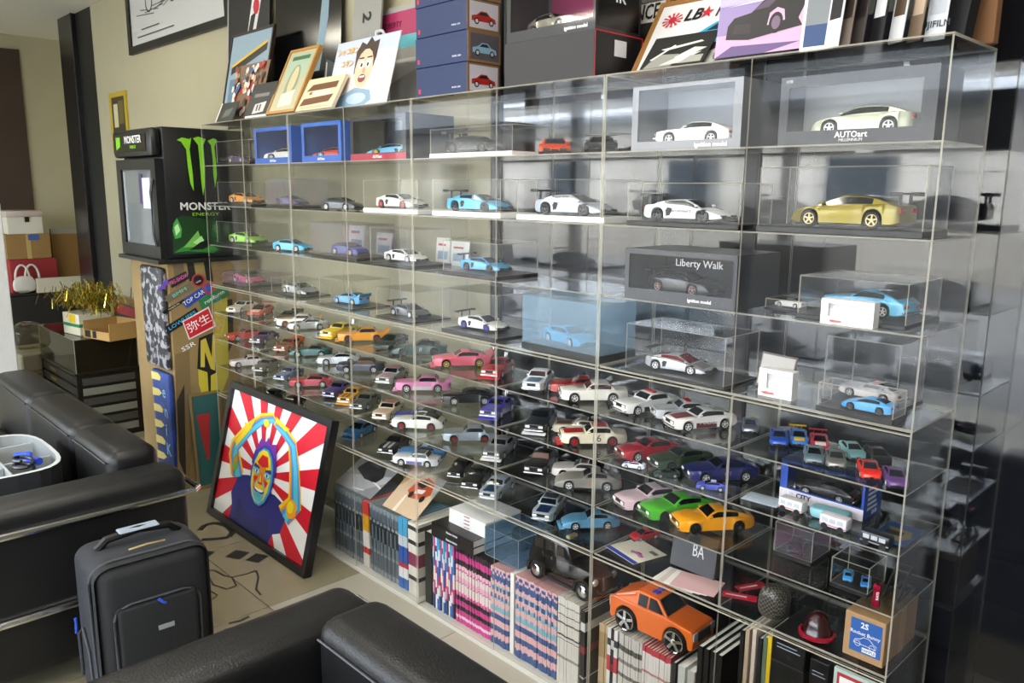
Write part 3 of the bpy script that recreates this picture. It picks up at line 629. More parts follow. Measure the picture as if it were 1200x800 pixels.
# nudge neighbours on the same tier apart, then build them
def corners(e):
    tier, lab, kind, L, c, yaw, z, col, k = e; p = CT[kind]
    f_, r_ = (.56 if k.get('split') else .528) * L, (.58 if k.get('pipes') else .555 if k.get('duck') else .535) * L; hy = (p['w'] * (1.06 if k.get('split') else 1.0) + p['fl']) * L + .0015
    cs, sn = math.cos(yaw), math.sin(yaw)
    return [Vector((c.x + a * cs - b * sn, c.y + a * sn + b * cs)) for a, b in ((f_, hy), (f_, -hy), (-r_, -hy), (-r_, hy))]
for it in range(400):
    moved = False
    for i in range(len(PARK)):
        for j in range(i + 1, len(PARK)):
            a, b = PARK[i], PARK[j]
            if a[0] != b[0] or (a[4] - b[4]).length > .26: continue
            A_, B_ = corners(a), corners(b); best = None
            for P in (A_, B_):
                for q in (0, 1):
                    e = (P[q + 1] - P[q]).normalized(); n = Vector((-e.y, e.x)); pa = [v.dot(n) for v in A_]; pb = [v.dot(n) for v in B_]
                    ov = min(max(pa), max(pb)) - max(min(pa), min(pb))
                    if best is None or ov < best[0]: best = (ov, n if sum(pb) > sum(pa) else -n)
            if best[0] > 0:
                moved = True; d = best[1] * (best[0] * .55 + .0004); d3 = Vector((d.x, d.y * .6, 0))
                for e, s_ in ((a, -1), (b, 1)): e[4] = fit(e[2], e[3], e[4] + d3 * s_, e[5], e[6], e[8])
                if it > 250: a[3] *= .997; b[3] *= .997
    if not moved: break
for tier, lab, kind, L, c, yaw, z, col, k in PARK: car(lab, kind, L, c, yaw, col, **k)

# ================================================================== cased models on the upper shelves
def xcol(u, y, z):   # x where the picture column u meets the line (y, z)
    lo, hi = -9., 3.
    for _ in range(50):
        m = (lo + hi) / 2
        if proj(Vector((m, y, z)))[0] < u: lo = m
        else: hi = m
    return lo
def ztop(u, v, y): return at_y(u, v, y).z
def shell(mb, w, d, h, t, m=0, e=1, bottom=False):
    mb.box(0, w, 0, t, 0, h, m, edge=e).box(0, w, d - t, d, 0, h, m, edge=e).box(0, t, t, d - t, 0, h, m, edge=e).box(w - t, w, t, d - t, 0, h, m, edge=e).box(t, w - t, t, d - t, h - t, h, m, edge=e)
    if bottom: mb.box(t, w - t, t, d - t, 0, t, m, edge=e)
    return mb
def case(label, tier, uL, uR, vT, y0, y1, bh=.012, bc='121212', g=None, hgt=None, under=0):
    z = ZS[tier] + .0004 + under; x0, x1 = xcol(uL, y0, z + .03), xcol(uR, y0, z + .03); h = hgt or (ztop(uL, vT, y0) - z)
    t = empty('display_case', (x0, y0, z), 0, label, 'display case', 'clear model cases')
    wd, d = x1 - x0, y1 - y0
    MB().rbox(-.002, wd + .002, -.002, d + .002, 0, bh, .0015, seg=1).build('base', mat(bc, .3), t)
    c = shell(MB(), wd, d, h - bh, .0022).build('cover', [g or G_CASE, G_CEDGE if g is None else g], t); c.location.z = bh + .0003
    global BOXIN; BOXIN = (x0 + .0028, x1 - .0028, y0 + .0028, y1 - .0028)
    return z + bh + .0008
def winbox(label, tier, uL, uR, vT, y0, dep, col, inner, text=None, tcol='f0f0f0', m=(.13, .13, .16, .1), z=None, h=None, film=None, tsize=.13, loc=None, rz=0, wd=None, texty=.45, band=None, tx=.5):
    z = (ZS[tier] + .0004) if z is None else z
    if loc is None:
        x0, x1 = xcol(uL, y0, z + .03), xcol(uR, y0, z + .03); h = h or (ztop(uL, vT, y0) - z); wd = x1 - x0; loc = (x0, y0, z)
    t = empty('model_box', loc, rz, label, 'box', 'boxed models'); C = mat(col, .35, coat=.2); I = mat(inner, .6); q = .0015
    ml, mr, mbm, mt = m[0] * h, m[1] * h, m[2] * h, m[3] * h
    f = MB().box(0, wd, 0, q, 0, mbm).box(0, wd, 0, q, h - mt, h).box(0, ml, 0, q, mbm, h - mt).box(wd - mr, wd, 0, q, mbm, h - mt)
    f.build('front_frame', C, t)
    MB().box(0, q, q, dep, 0, h).box(wd - q, wd, q, dep, 0, h).box(q, wd - q, q, dep, h - q, h).box(q, wd - q, q, dep, 0, q).build('carton', C, t)
    MB().box(q, wd - q, dep - .02, dep, q, h - q).build('backing_card', I, t)
    MB().box(ml * .5, wd - mr * .5, q + .0004, q + .001, mbm * .5, h - mt * .5).build('window_film', film or G_FILM, t)
    MB().box(.004, wd - .004, .004, dep - .021, q, mbm * .6).build('tray', I, t)
    if band: MB().box(0, wd, -.0006, 0, 0, mbm * .9).build('printed_band', mat(band, .35), t)
    if text: lettering(text, h * tsize, mat(tcol, .5), t, face_y(wd * tx, -.0012, mbm * texty), bold=.0002)
    global BOXIN; BOXIN = (loc[0] + .0025, loc[0] + wd - .0025, loc[1] + .003, loc[1] + dep - .0215)
    return t, loc, wd, h, z + mbm * .6 + .001
CL = 'clear acrylic display case '
# --- first shelf
zz = case(CL + 'over the purple supercar beside the fridge', 's1', 254, 292, 166, .03, .2)
bcar('dark purple wedge supercar model in its clear case', 'super', 's1', 264, 301, .115, 5, '4a2468', z=zz)
for lab, u0, u1, v, c0, c1, bc, k in (('blue window box with white coupe model', 299, 342, 151, 312, 340, '2a5cb4', ('white coupe model inside blue window box', 'coupe', 'e8e8e4')),
        ('blue window box with red supercar model', 354, 400, 145, 370, 404, '2a5cb4', ('red wedge supercar model inside blue window box', 'super', 'c01c28')),
        ('crimson and black window box with light blue supercar model', 411, 476, 138, 434, 474, 'a01838', ('light blue supercar model with yellow wheels inside crimson box', 'super', '4aa8d8'))):
    t, loc, wd, h, zb = winbox(lab, 's1', u0, u1, v, .025, .21, '1c1c22' if bc[0] == 'a' else bc, '33363c', 'AUTOart', band=bc, tsize=.09)
    bcar(k[0], k[1], 's1', c0, c1, .10, -140, k[2], z=zb, Lfix=.18, rim='e8d020' if bc[0] == 'a' else 'c9c9c9')
zz = case(CL + 'on white base over the dark chrome supercar', 's1', 504, 600, 152, .04, .2, .014, 'e8e8e4')
bcar('dark chrome supercar model on white base', 'super', 's1', 519, 602, .12, 6, '2e2c2a', z=zz, metal=.6, rough=.18, wing='202020', rim='303030')
bcar('orange red supercar model facing out, without case', 'super', 's1', 621, 674, .105, -46, 'e0481c', Lfix=.195)
bcar('gunmetal supercar model facing out beside the orange one', 'super', 's1', 671, 738, .12, -50, '5a5a5a', metal=.8, Lfix=.19, wing='404040')
t, loc, wd, h, zb = winbox('silver blister box with large white coupe model', 's1', 740, 868, 103, .03, .17, '84868c', 'b8bcc4', 'ignition model', m=(.12, .14, .14, .06), tx=.75, tsize=.1)
bcar('white classic coupe model inside silver blister box', 'fast', 's1', 766, 868, .10, -172, 'ececea', z=zb)
t, loc, wd, h, zb = winbox('large dark grey window box with silver coupe model', 's1', 912, 1096, 92, .02, .13, '2c2d32', 'c4c6c8', 'AUTOart', tsize=.12, m=(.14, .2, .2, .16), texty=.62)
lettering('MILLENNIUM', h * .06, mat('d8d8d8', .5), t, face_y(wd * .5, -.0012, h * .05)); lettering('1/18', h * .06, mat('e8e8e8', .5), t, face_y(wd * .06, -.0012, h * .93))
bcar('silver coupe model inside the large dark grey box', 'coupe', 's1', 948, 1084, .075, -176, 'b8bca8', z=zb, metal=.5)
# --- second shelf
zz = case(CL + 'over the orange supercar beside the fridge', 's2', 255.5, 294, 213, .03, .2)
bcar('orange wedge supercar model in its clear case', 'super', 's2', 266, 312, .115, 8, 'e8940c', z=zz)
zz = case('tinted rainbow-sheen display case over the violet supercar', 's2', 312, 343, 209, .05, .22, g=G_IRID)
bcar('violet blue supercar model with red wheels', 'super', 's2', 320, 363, .125, 8, '40308c', z=zz, rim='b02838')
bcar('dark grey coupe model standing uncased beside the violet supercar', 'coupe', 's2', 374, 428, .12, 16, '4c5054', metal=.4, Lfix=None)
zz = case(CL + 'on white base over the white supercar with red wheels', 's2', 426, 489, 211, .04, .2, .016, 'eeeeea')
bcar('white supercar model with black roof and red wheels', 'super', 's2', 438, 504, .12, 5, 'e8e8e6', z=zz, rim='c01830', roof='1c1c1c')
zz = case(CL + 'on white base over the light blue winged supercar', 's2', 507, 586, 210, .04, .2, .016, 'eeeeea')
bcar('light blue supercar model with black wing on white base', 'super', 's2', 521, 604, .12, 8, '5ab4e4', z=zz, wing='181818', rim='202020')
zz = case(CL + 'on white base over the silver winged supercar', 's2', 606, 708, 210, .035, .2, .016, 'eeeeea')
bcar('silver white supercar model with black wing on white base', 'super', 's2', 624, 726, .11, 6, 'c4ccdc', z=zz, wing='181818', rim='303030', metal=.2)
zz = case(CL + 'on black base over the white supercar with black side lettering', 's2', 735, 866, 214, .02, .17, .012)
bcar('white supercar model with black side lettering', 'super', 's2', 752, 866, .09, 5, 'e8eaee', z=zz, wing='282828', rim='303030', number=('LB PERFORMANCE', .042, '101010'))
zz = case(CL + 'on black base over the olive gold coupe', 's2', 888, 1082, 196, .015, .15, .014)
bcar('olive gold wide coupe model with black roof', 'coupe', 's2', 924, 1078, .08, 176, '867828', z=zz, metal=.5, wing='181818', rim='e0c890', roof='1c1c1c')
# --- third shelf
zz = case(CL + 'over the lime green supercar beside the fridge', 's3', 254.5, 294, 259, .03, .22)
bcar('lime green wedge supercar model', 'super', 's3', 266, 316, .12, 10, '8cd41c', z=zz)
bcar('light blue two-door coupe model standing without a case', 'coupe', 's3', 318, 368, .12, 20, '54b8e8', Lfix=None)
zz = case('tinted rainbow-sheen display case over the royal blue coupe', 's3', 364.5, 418, 260, .04, .22, g=G_IRID)
bcar('royal blue coupe model inside tinted case', 'coupe', 's3', 386, 434, .12, 5, '2430a0', z=zz)
zz = case(CL + 'on black base over the plain white supercar', 's3', 434, 484, 266, .03, .2, .012)
bcar('plain white supercar model on black base', 'super', 's3', 443, 499, .12, 6, 'e4e4e0', z=zz)
zz = case(CL + 'on wooden base over a light blue winged supercar', 's3', 519, 582, 281, .02, .2, .012, '2a1c14')
bcar('light blue supercar model with black wing on wooden base', 'super', 's3', 532, 596, .12, 8, '4aa8dc', z=zz, wing='1a1a1a', rim='202020')
t, loc, wd, h, zb = winbox('dark grey window box with black coupe model and white script', 's3', 732, 862, 290, .015, .2, '3a3c42', '1c1d20', 'ignition model', m=(.1, .08, .22, .1), tsize=.09, tx=.7)
lettering('Liberty Walk', h * .2, mat('e8e8e8', .5), t, face_y(wd * .58, .05, h * .75), 'backing_print')
bcar('black wide coupe model with red brake wheels inside dark grey box', 'coupe', 's3', 757, 850, .10, -4, '141416', z=zb, rim='a08078', wing='101010')
zz = case('small clear case over a small white coupe', 's3', 897, 945, 349, .1, .19, .006)
bcar('small white coupe model in small clear case', 'coupe', 's3', 902, 942, .145, 175, 'e4e4e4', z=zz)
zz = case(CL + 'over the light blue fastback beside a white carton', 's3', 935, 1062, 322, .045, .235, .01, g=None)
bcar('light blue fastback model with chrome tail', 'fast', 's3', 944, 1062, .155, 168, '5ab0d8', z=zz)
t, loc, wd, h, zb = winbox('small white carton with red coupe model', 's3', 962, 1024, 349, .012, .028, 'ecebea', 'e4e4e2', 'NISSAN', 'c02030', m=(.3, .06, .3, .16), tsize=.14, tx=.3)
bcar('tiny red coupe model in white carton window', 'fast', 's3', 983, 1012, .0238, 180, 'c02024', z=zb, Lfix=.037, small=True)
# --- fourth shelf
zz = case('tinted blue-sheen display case over the pink supercar', 's4', 261, 288, 317, .04, .22, g=G_IRID)
bcar('hot pink wedge supercar model inside tinted case', 'super', 's4', 268, 310, .125, 5, 'd82878', z=zz)
zz = case(CL + 'over the silver racing car model', 's4', 318, 351, 325, .06, .21, .006)
bcar('silver racing car model on flat black base', 'super', 's4', 328, 376, .13, 4, 'a8acb0', z=zz, metal=.6, wing='303030')
zz = case(CL + 'over the light blue coupe seen from behind', 's4', 374.5, 412, 324, .04, .22, .005)
bcar('light blue coupe model seen from its tail', 'coupe', 's4', 384, 430, .13, 188, '3c98d0', z=zz, duck='3c98d0')
zz = case(CL + 'over the matt grey supercar', 's4', 441, 484, 336, .03, .2, .006)
bcar('matt grey supercar model with small rear wing', 'super', 's4', 454, 506, .115, 0, '5c6064', z=zz, metal=.4, wing='26262a')
zz = case('faintly tinted case over white supercar with blue wheels', 's4', 518, 582, 337, .015, .2, .012, '101010')
bcar('white supercar model with blue wheels and black wing', 'super', 's4', 530, 594, .11, 5, 'e8e8e6', z=zz, wing='202020', rim='3438b8')
zz = case('pale blue translucent case over a light blue coupe', 's4', 612, 702, 345, .02, .18, .02, g=G_BLUE)
bcar('light blue coupe model inside pale blue translucent case', 'coupe', 's4', 634, 701, .1, -10, '48a8d4', z=zz)
zz = case(CL + 'on black base over the silver supercar with red seats', 's4', 733, 848, 378, .012, .17, .008)
bcar('silver supercar model with red seats and grey bonnet', 'super', 's4', 754, 842, .09, 6, 'b4b8bc', z=zz, metal=.5, win='601c20', wing='303030', hood='707070')
t, loc, wd, h, zb = winbox('small white carton with silver coupe model', 's4', 889, 928, 430, .04, .028, 'ecebea', 'e0e0de', 'NISSAN', 'c02030', m=(.3, .06, .3, .16), tsize=.14, tx=.3)
bcar('tiny silver coupe model in white carton window', 'fast', 's4', 900, 922, .0518, 180, 'c8c8c8', z=zb, Lfix=.036, small=True)
zz = case(CL + 'over the red and white fastback', 's4', 964, 1050, 392, .085, .24, .01)
bcar('red and white fastback model at the back of fourth shelf', 'fast', 's4', 980, 1056, .165, 172, 'd8d0d0', z=zz, roof='c02838', Lfix=.15)
zz = case('low clear case over the sky blue wide coupe', 's4', 958, 1047, 447, .012, .08, .012, '1c1c20')
bcar('sky blue wide coupe model with black wheels in low case', 'coupe', 's4', 987, 1051, .046, 180, '3c98d8', z=zz, rim='303030', Lfix=.105)

# ================================================================== flat work: posters, frames, prints
def clip(poly, w, h):
    def side(P, f, ins):
        out = []
        for i in range(len(P)):
            a, b = P[i - 1], P[i]
            if ins(b):
                if not ins(a): out.append(f(a, b))
                out.append(b)
            elif ins(a): out.append(f(a, b))
        return out
    ix = lambda X: (lambda a, b: (X, a[1] + (b[1] - a[1]) * (X - a[0]) / (b[0] - a[0])))
    iy = lambda Y: (lambda a, b: (a[0] + (b[0] - a[0]) * (Y - a[1]) / (b[1] - a[1]), Y))
    for f, ins in ((ix(0), lambda p: p[0] >= 0), (ix(w), lambda p: p[0] <= w), (iy(0), lambda p: p[1] >= 0), (iy(h), lambda p: p[1] <= h)):
        if poly: poly = side(poly, f, ins)
    return poly
def art(parent, w, h, polys, y=-.0004, name='picture_print', step=.00012, x0=0, z0=0, rough=.45):
    mb = MB(); ms = []; k = 0
    for c, P in polys:
        P = clip([(a * w, b * h) for a, b in P], w, h)
        if len(P) < 3: continue
        m = mat(c, rough)
        if m not in ms: ms.append(m)
        yy = y - step * k; k += 1
        mb.add([(x0 + a, yy, z0 + b) for a, b in P], [tuple(range(len(P)))], ms.index(m))
    return mb.build(name, ms, parent) if ms else None
def ell(cx, cy, rx, ry, n=14, a0=0, a1=360): return [(cx + rx * math.cos(R(a0 + (a1 - a0) * i / n)), cy + ry * math.sin(R(a0 + (a1 - a0) * i / n))) for i in range(n + (0 if a1 - a0 == 360 else 1))]
def rect(a, b, c, d): return [(a, b), (c, b), (c, d), (a, d)]
def carart(cx, cy, s, col, win='20242a', asp=1.0, flip=1, rim='c8c8c8'):   # small printed picture of a car, side-on
    f = lambda pts: [(cx + flip * a * s, cy + b * s * asp) for a, b in pts]
    return [(col, f([(-.5, -.08), (-.5, .06), (-.3, .1), (-.12, .22), (.12, .22), (.26, .1), (.46, .05), (.5, -.08)])),
            (win, f([(-.22, .1), (-.1, .19), (.1, .19), (.2, .1)])), ('101010', f(ell(-.3, -.08, .1, .1, 10))), ('101010', f(ell(.3, -.08, .1, .1, 10))),
            (rim, f(ell(-.3, -.08, .06, .06, 8))), (rim, f(ell(.3, -.08, .06, .06, 8)))]
def lean(name, label, cat, z, uL, uR, vT, yb, yt, th=.006, face='e8e8e8', frame=None, fw=.012, group=None, rough=.45, hmax=None):
    x0, x1 = xcol(uL, yb, z), xcol(uR, yb, z); zt = ztop(proj(Vector((x0, yt, z + .2)))[0], vT, yt)
    zt = min(zt, z + hmax) if hmax else zt
    a = math.atan2(yt - yb, zt - z); t = empty(name, (x0, yb, z + th * math.sin(a) + .0003), 0, label, cat, group); t.rotation_euler.x = -a
    w, h = x1 - x0, math.hypot(yt - yb, zt - z)
    if frame:
        F = mat(frame, .4)
        for b in ((0, w, 0, fw), (0, w, h - fw, h), (0, fw, fw, h - fw), (w - fw, w, fw, h - fw)): MB().box(b[0], b[1], -.004, th, b[2], b[3]).build('frame_rail', F, t)
        MB().box(fw, w - fw, .0, th, fw, h - fw).build('picture_face', mat(face, rough), t)
    else: MB().box(0, w, 0, th, 0, h).build('picture_face', mat(face, rough), t)
    return t, w, h
def flag_rays(cx, cy, n=16, r=2.0, ph=0, asp=1): return [[(cx, cy), (cx + r * math.cos(R(ph + 360 / n * i)) * asp, cy + r * math.sin(R(ph + 360 / n * i))), (cx + r * math.cos(R(ph + 360 / n * (i + .5))) * asp, cy + r * math.sin(R(ph + 360 / n * (i + .5))))] for i in range(n)]

# --- the large sunburst picture leaning on the cabinets
A = at_z(246, 602, 0); B = at_z(366, 677, 0)
ya, yt_, zt_ = -.185, -.012, .615; x0, x1 = -2.205, -1.30
t = empty('sunburst_picture', (x0, ya, 0.001), 0, 'black framed sunburst portrait with raised arms leaning against the glass cabinets', 'picture')
t.rotation_euler.x = -math.atan2(yt_ - ya - .02, zt_); w, h = x1 - x0, math.hypot(yt_ - ya - .02, zt_); fw = .03
for b in ((0, w, 0, fw), (0, w, h - fw, h), (0, fw, fw, h - fw), (w - fw, w, fw, h - fw)): MB().box(b[0], b[1], -.016, .018, b[2], b[3]).build('frame_rail', mat('0d0d0e', .3), t)
MB().box(fw, w - fw, .0, .012, fw, h - fw).build('picture_face', mat('f2f2f4', .35), t)
iw, ih = w - 2 * fw, h - 2 * fw; asp = .78
P = [('d0142c', q) for q in flag_rays(.47, .46, 15, 2.2, 6, .7)]
def q(*a): return list(a)
P += [('b01878', [(.47 + .11 * math.cos(R(k)), .46 + .21 * math.sin(R(k))) for k in range(0, 360, 24)])]
# shirt
P += [('24247c', q((.2, .0), (.2, .12), (.17, .2), (.22, .36), (.33, .4), (.45, .34), (.62, .36), (.72, .33), (.76, .24), (.73, .12), (.66, .08), (.64, 0))), ('1c1c64', q((.24, .0), (.26, .2), (.4, .1), (.6, .16), (.64, .0)))]
# arms, layered bands of colour
def arm(pts, wd, col):
    L, Rr = [], []
    for i, (a, b, k) in enumerate(pts):
        p0 = pts[max(0, i - 1)]; p1 = pts[min(len(pts) - 1, i + 1)]; dx, dy = p1[0] - p0[0], p1[1] - p0[1]; l = math.hypot(dx, dy) or 1
        L.append((a - dy / l * wd * k, b + dx / l * wd * k)); Rr.append((a + dy / l * wd * k, b - dx / l * wd * k))
    return [(col, [L[i], L[i + 1], Rr[i + 1], Rr[i]]) for i in range(len(pts) - 1)]
la = [(.2, .36, 1.5), (.13, .5, 1.3), (.12, .57, 1.1), (.24, .74, .9), (.36, .86, .8), (.46, .9, .7), (.52, .86, .3)]
ra = [(.74, .26, 1.5), (.82, .38, 1.4), (.80, .47, 1.1), (.76, .62, .95), (.7, .78, .85), (.6, .84, .75), (.5, .87, .4)]
for pts in (la, ra):
    P += arm(pts, .05, 'f0d020'); P += arm([(a + .006, b - .012, k) for a, b, k in pts], .042, 'f08c1c'); P += arm([(a + .012, b - .016, k) for a, b, k in pts], .034, '3c8cd8'); P += arm([(a + .016, b - .02, k) for a, b, k in pts], .018, '58c0dc')
P += [('88a828', ell(.165, .44, .03, .07)), ('d08030', ell(.17, .47, .015, .03)), ('f0a020', ell(.8, .33, .05, .07)), ('f0d820', ell(.79, .34, .03, .045))]
P += [('f0d020', q((.12, .6), (.2, .72), (.19, .78), (.25, .77), (.3, .84), (.27, .75), (.14, .56))), ('f0d020', ell(.42, .84, .03, .03)), ('f0d020', q((.5, .92), (.6, .88), (.66, .87), (.62, .84), (.52, .88)))]
# head
P += [('5a2494', [(.47 + .13 * math.cos(R(k)), .52 + .19 * math.sin(R(k))) for k in range(-10, 200, 15)]), ('7c2ca4', q((.36, .62), (.4, .72), (.45, .7), (.47, .75), (.5, .7), (.56, .72), (.58, .62)))]
P += [('2c3c9c', ell(.47, .45, .125, .235)), ('3c9cd0', ell(.468, .44, .112, .22)), ('f0d420', ell(.462, .44, .098, .205)), ('e89020', ell(.455, .4, .07, .15)), ('60b8c8', ell(.465, .33, .06, .09)), ('e8c820', ell(.465, .345, .045, .06)), ('d82030', q((.4, .53), (.44, .6), (.5, .6), (.52, .53), (.46, .51)))]
for s in (-1, 1): P += [('302c84', q((.465 + s * .03, .5), (.465 + s * .085, .52), (.465 + s * .095, .49), (.465 + s * .04, .475))), ('58c0dc', ell(.465 + s * .058, .465, .035, .025)), ('f0f0f0', ell(.465 + s * .055, .465, .02, .012)), ('201c50', ell(.465 + s * .055, .465, .009, .012)), ('d02830', q((.465 + s * .03, .43), (.465 + s * .08, .42), (.465 + s * .06, .37)))]
P += [('d82030', q((.465, .47), (.49, .38), (.44, .38))), ('f0d020', q((.462, .46), (.477, .395), (.447, .395))), ('302c84', ell(.465, .345, .058, .035, 10, 180, 360)), ('f4f4f4', ell(.465, .345, .048, .02, 10, 180, 360)), ('48b0c8', ell(.465, .3, .03, .02))]
art(t, iw, ih, P, x0=fw, z0=fw, step=.00006)

# ================================================================== things standing on the cabinets
ZT = ZS['top'] + .0006
# stack of navy cartons with printed ends
zb = ZT; xa, xb = xcol(488, .02, ZT + .1), xcol(547, .02, ZT + .1)
yb = .02
for k in range(4):
    hh = .092
    lab = ['navy carton with red car print, lowest of the stack', 'navy carton with pale blue car print, second of the stack', 'navy carton with red car print, third of the stack', 'navy carton on top of the stack, blue car print'][k]
    t = empty('model_carton', ((xa + xb) / 2, yb, zb), 0, lab, 'box', 'navy cartons'); hw_ = (xb - xa) / 2 + (.004 if k % 2 else 0)
    MB().rbox(-hw_, hw_, 0, .135, 0, hh - .001, .0015, seg=1).build('carton', mat('182a54', .55, noise=.1, scale=20), t)
    ea = MB().box(hw_, hw_ + .0015, .0, .135, .0, hh - .001).build('printed_end', mat('8a6a4a', .5), t)
    pr = MB(); pr.box(hw_ + .0015, hw_ + .002, .01, .127, .008, hh - .008); pr.build('end_label', mat('c9c4d0' if k % 2 == 0 else '58545c', .5), t)
    cm = MB(); ms = []
    for i, (c, Pq) in enumerate(carart(.068, .036, .1, ['b02820', '8cb4d0', 'b02820', '3060a0'][k])):
        m = mat(c, .4)
        if m not in ms: ms.append(m)
        cm.add([(hw_ + .0022 + i * .0002, a, b) for a, b in Pq], [tuple(range(len(Pq)))], ms.index(m))
    cm.build('car_print', ms, t)
    MB().box(-hw_ + .012, -hw_ + .022, -.0006, 0, .012, .026).build('brand_mark', mat('c02030', .5), t)
    lettering('MODEL CARS', .007, mat('d8dce8', .5), t, face_y(hw_ * .6, -.0008, .02)); zb += hh + .0003
# grey-black carton and the display box on it
xa, xb = xcol(591, .01, ZT + .1), xcol(697, .01, ZT + .1); hb_ = ztop(591, 52, .01) - ZT
t = empty('large_carton', (xa, .01, ZT), 0, 'large charcoal carton with red edge under the model display box', 'box')
MB().rbox(0, xb - xa, 0, .2, 0, hb_, .0015, seg=1).build('carton', mat('2c2b2f', .6), t)
MB().box(xb - xa, xb - xa + .001, .002, .198, .002, hb_ - .002).build('end_panel', mat('131214', .5), t)
for b in ((0, .003, 0, hb_), (.197, .2, 0, hb_)): MB().box(xb - xa + .001, xb - xa + .0016, b[0], b[1], b[2], b[3]).build('red_edge', mat('c01828', .5), t)
MB().box(xb - xa + .001, xb - xa + .0016, .003, .197, hb_ - .003, hb_).build('red_edge', mat('c01828', .5), t)
MB().box(xb - xa + .001, xb - xa + .0016, .08, .13, hb_ * .5, hb_ * .85).build('price_label', mat('d8d8dc', .6), t)
xw = xb - xa
t, loc, wd, h, zq = winbox('charcoal window box with silver sports car, standing on the large carton', None, 0, 0, 0, 0, .19, '26272b', '6a6870', 'ignition model', m=(.1, .04, .18, .1), loc=(xa + .004, .015, ZT + hb_ + .0005), wd=xw - .008, h=.16, tsize=.09, tx=.8, z=ZT + hb_ + .0005)
art(t, wd * .5, h * .7, [('b04070', rect(0, 0, 1, 1)), ('d06890', [(0, 0), (.6, 0), (.3, .5), (0, .4)]), ('e8b8c4', ell(.2, .1, .3, .15))], y=.168, x0=wd * .05, z0=h * .2, name='backing_print')
MB().box(wd - .0002, wd + .0006, .01, .18, .01, h - .01).build('side_panel', mat('101012', .25), t)
lettering('lk', h * .4, mat('e8e8e8', .5), t, face_x(wd + .001, .1, h * .6))
bcar('silver sports car model inside the charcoal window box above the cabinets', 'fast', None, 610, 690, .1, -10, 'a8a498', z=zq, metal=.6)

# framed boards and prints
WOOD = '9a6c38'
t, w, h = lean('framed_poster', 'pale wooden frame with red flag, star and blue car poster', 'picture', ZT, 738, 862, 8, .12, .25, .012, 'e4e4e4', WOOD, .014)
art(t, w, h, [('c02838', p) for p in [[(a * .1 + .2, b * .1 + .72) for a, b in q_] for q_ in flag_rays(0, 0, 12, 1)]] + [('c02030', ell(.2, .72, .035, .045))] + carart(.75, .4, .7, '2c9cc8', asp=1.3), x0=0, y=-.001)
lettering('LB', .05, mat('141414', .5), t, face_y(w * .4, -.003, h * .74), shear=.2, bold=.001); lettering('★', .045, mat('c02030', .5), t, face_y(w * .53, -.003, h * .74)); lettering('PERFORMANCE', .05, mat('141414', .5), t, face_y(w * .62, -.003, h * .74), shear=.2, bold=.001, align='LEFT', xs=.55)
t, w, h = lean('framed_poster', 'dark wooden framed board with partly hidden letters behind the charcoal box', 'picture', ZT, 700, 770, -6, .24, .30, .012, '2a2826', WOOD, .014)
art(t, w, h, [('d8d8d4', rect(.1, .62, .95, .82)), ('141414', ell(.5, .35, .3, .18)), ('8a8a88', ell(.5, .35, .22, .12))], y=-.001); lettering('MANCE', .06, mat('141414', .5), t, face_y(w * .52, -.003, h * .72), bold=.001, xs=.7)
t, w, h = lean('photo_print', 'black and white print of engine parts leaning in front of the flag poster', 'photograph', ZT, 748, 822, 46, .03, .1, .002, '20201f')
art(t, w, h, [('8a8a84', [(.05, .05), (.5, .05), (.55, .4), (.2, .45)]), ('c4c4bc', [(.3, .1), (.6, .12), (.9, .4), (.6, .35)]), ('d8d8d0', [(.2, .6), (.8, .75), (.85, .7), (.3, .55)]), ('9a9a94', [(.6, .1), (.95, .1), (.95, .3), (.75, .3)]), ('e0e0d8', [(.1, .3), (.4, .7), (.43, .68), (.14, .28)]), ('d0d0c8', [(.5, .3), (.75, .55), (.95, .5), (.6, .2)])])
t, w, h = lean('photo_print', 'grey metal parts print beside the purple car print', 'photograph', ZT, 815, 852, 50, .05, .1, .002, '4a4a48')
art(t, w, h, [('b8b8b2', ell(.4, .4, .3, .3)), ('707070', ell(.6, .4, .2, .25)), ('c8c8c4', [(.2, .6), (.8, .8), (.9, .7), (.3, .5)])])
t, w, h = lean('car_print', 'purple toned art print of a black coupe', 'poster', ZT + .012, 837, 937, -16, .05, .07, .003, '8a78a8')
MB().box(.02, w - .02, .003, .02, -.012, 0).build('stand', BLACK, t)
art(t, w, h, [('c898b8', rect(0, 0, 1, .3)), ('5c4878', [(0, .0), (.6, 0), (1, .1), (.2, .14)]), ('a8a0d0', rect(0, .7, 1, 1)), ('30204c', rect(.03, .86, .1, 1)), ('30204c', rect(.25, .86, .32, 1)), ('30204c', rect(.5, .86, .56, 1)), ('30204c', rect(.75, .86, .82, 1)), ('e8d8ec', [(.1, .68), (.5, .72), (.9, .8), (.95, .72)]),
    ('141014', [(.12, .24), (.13, .42), (.2, .52), (.4, .56), (.55, .72), (.9, .78), (1, .74), (1, .3), (.75, .26), (.4, .2)]), ('c89cb8', [(.6, .36), (.62, .52), (.7, .58), (.78, .54), (.8, .4)]), ('100c10', ell(.7, .38, .08, .14)), ('6c5870', ell(.7, .38, .05, .09)), ('2c2028', [(.2, .3), (.22, .42), (.4, .42), (.42, .28)]), ('4a3c50', [(.42, .58), (.56, .7), (.7, .7), (.6, .6)]), ('c89cb8', [(.95, .4), (1, .55), (1, .3)])])
t, w, h = lean('photo_print', 'white bordered print with grey sky over navy block', 'photograph', ZT, 936, 975, -40, .03, .05, .003, 'e0e4ea')
art(t, w, h, [('26406c', rect(.1, .05, 1, .3)), ('70767c', rect(.1, .3, 1, .95))])
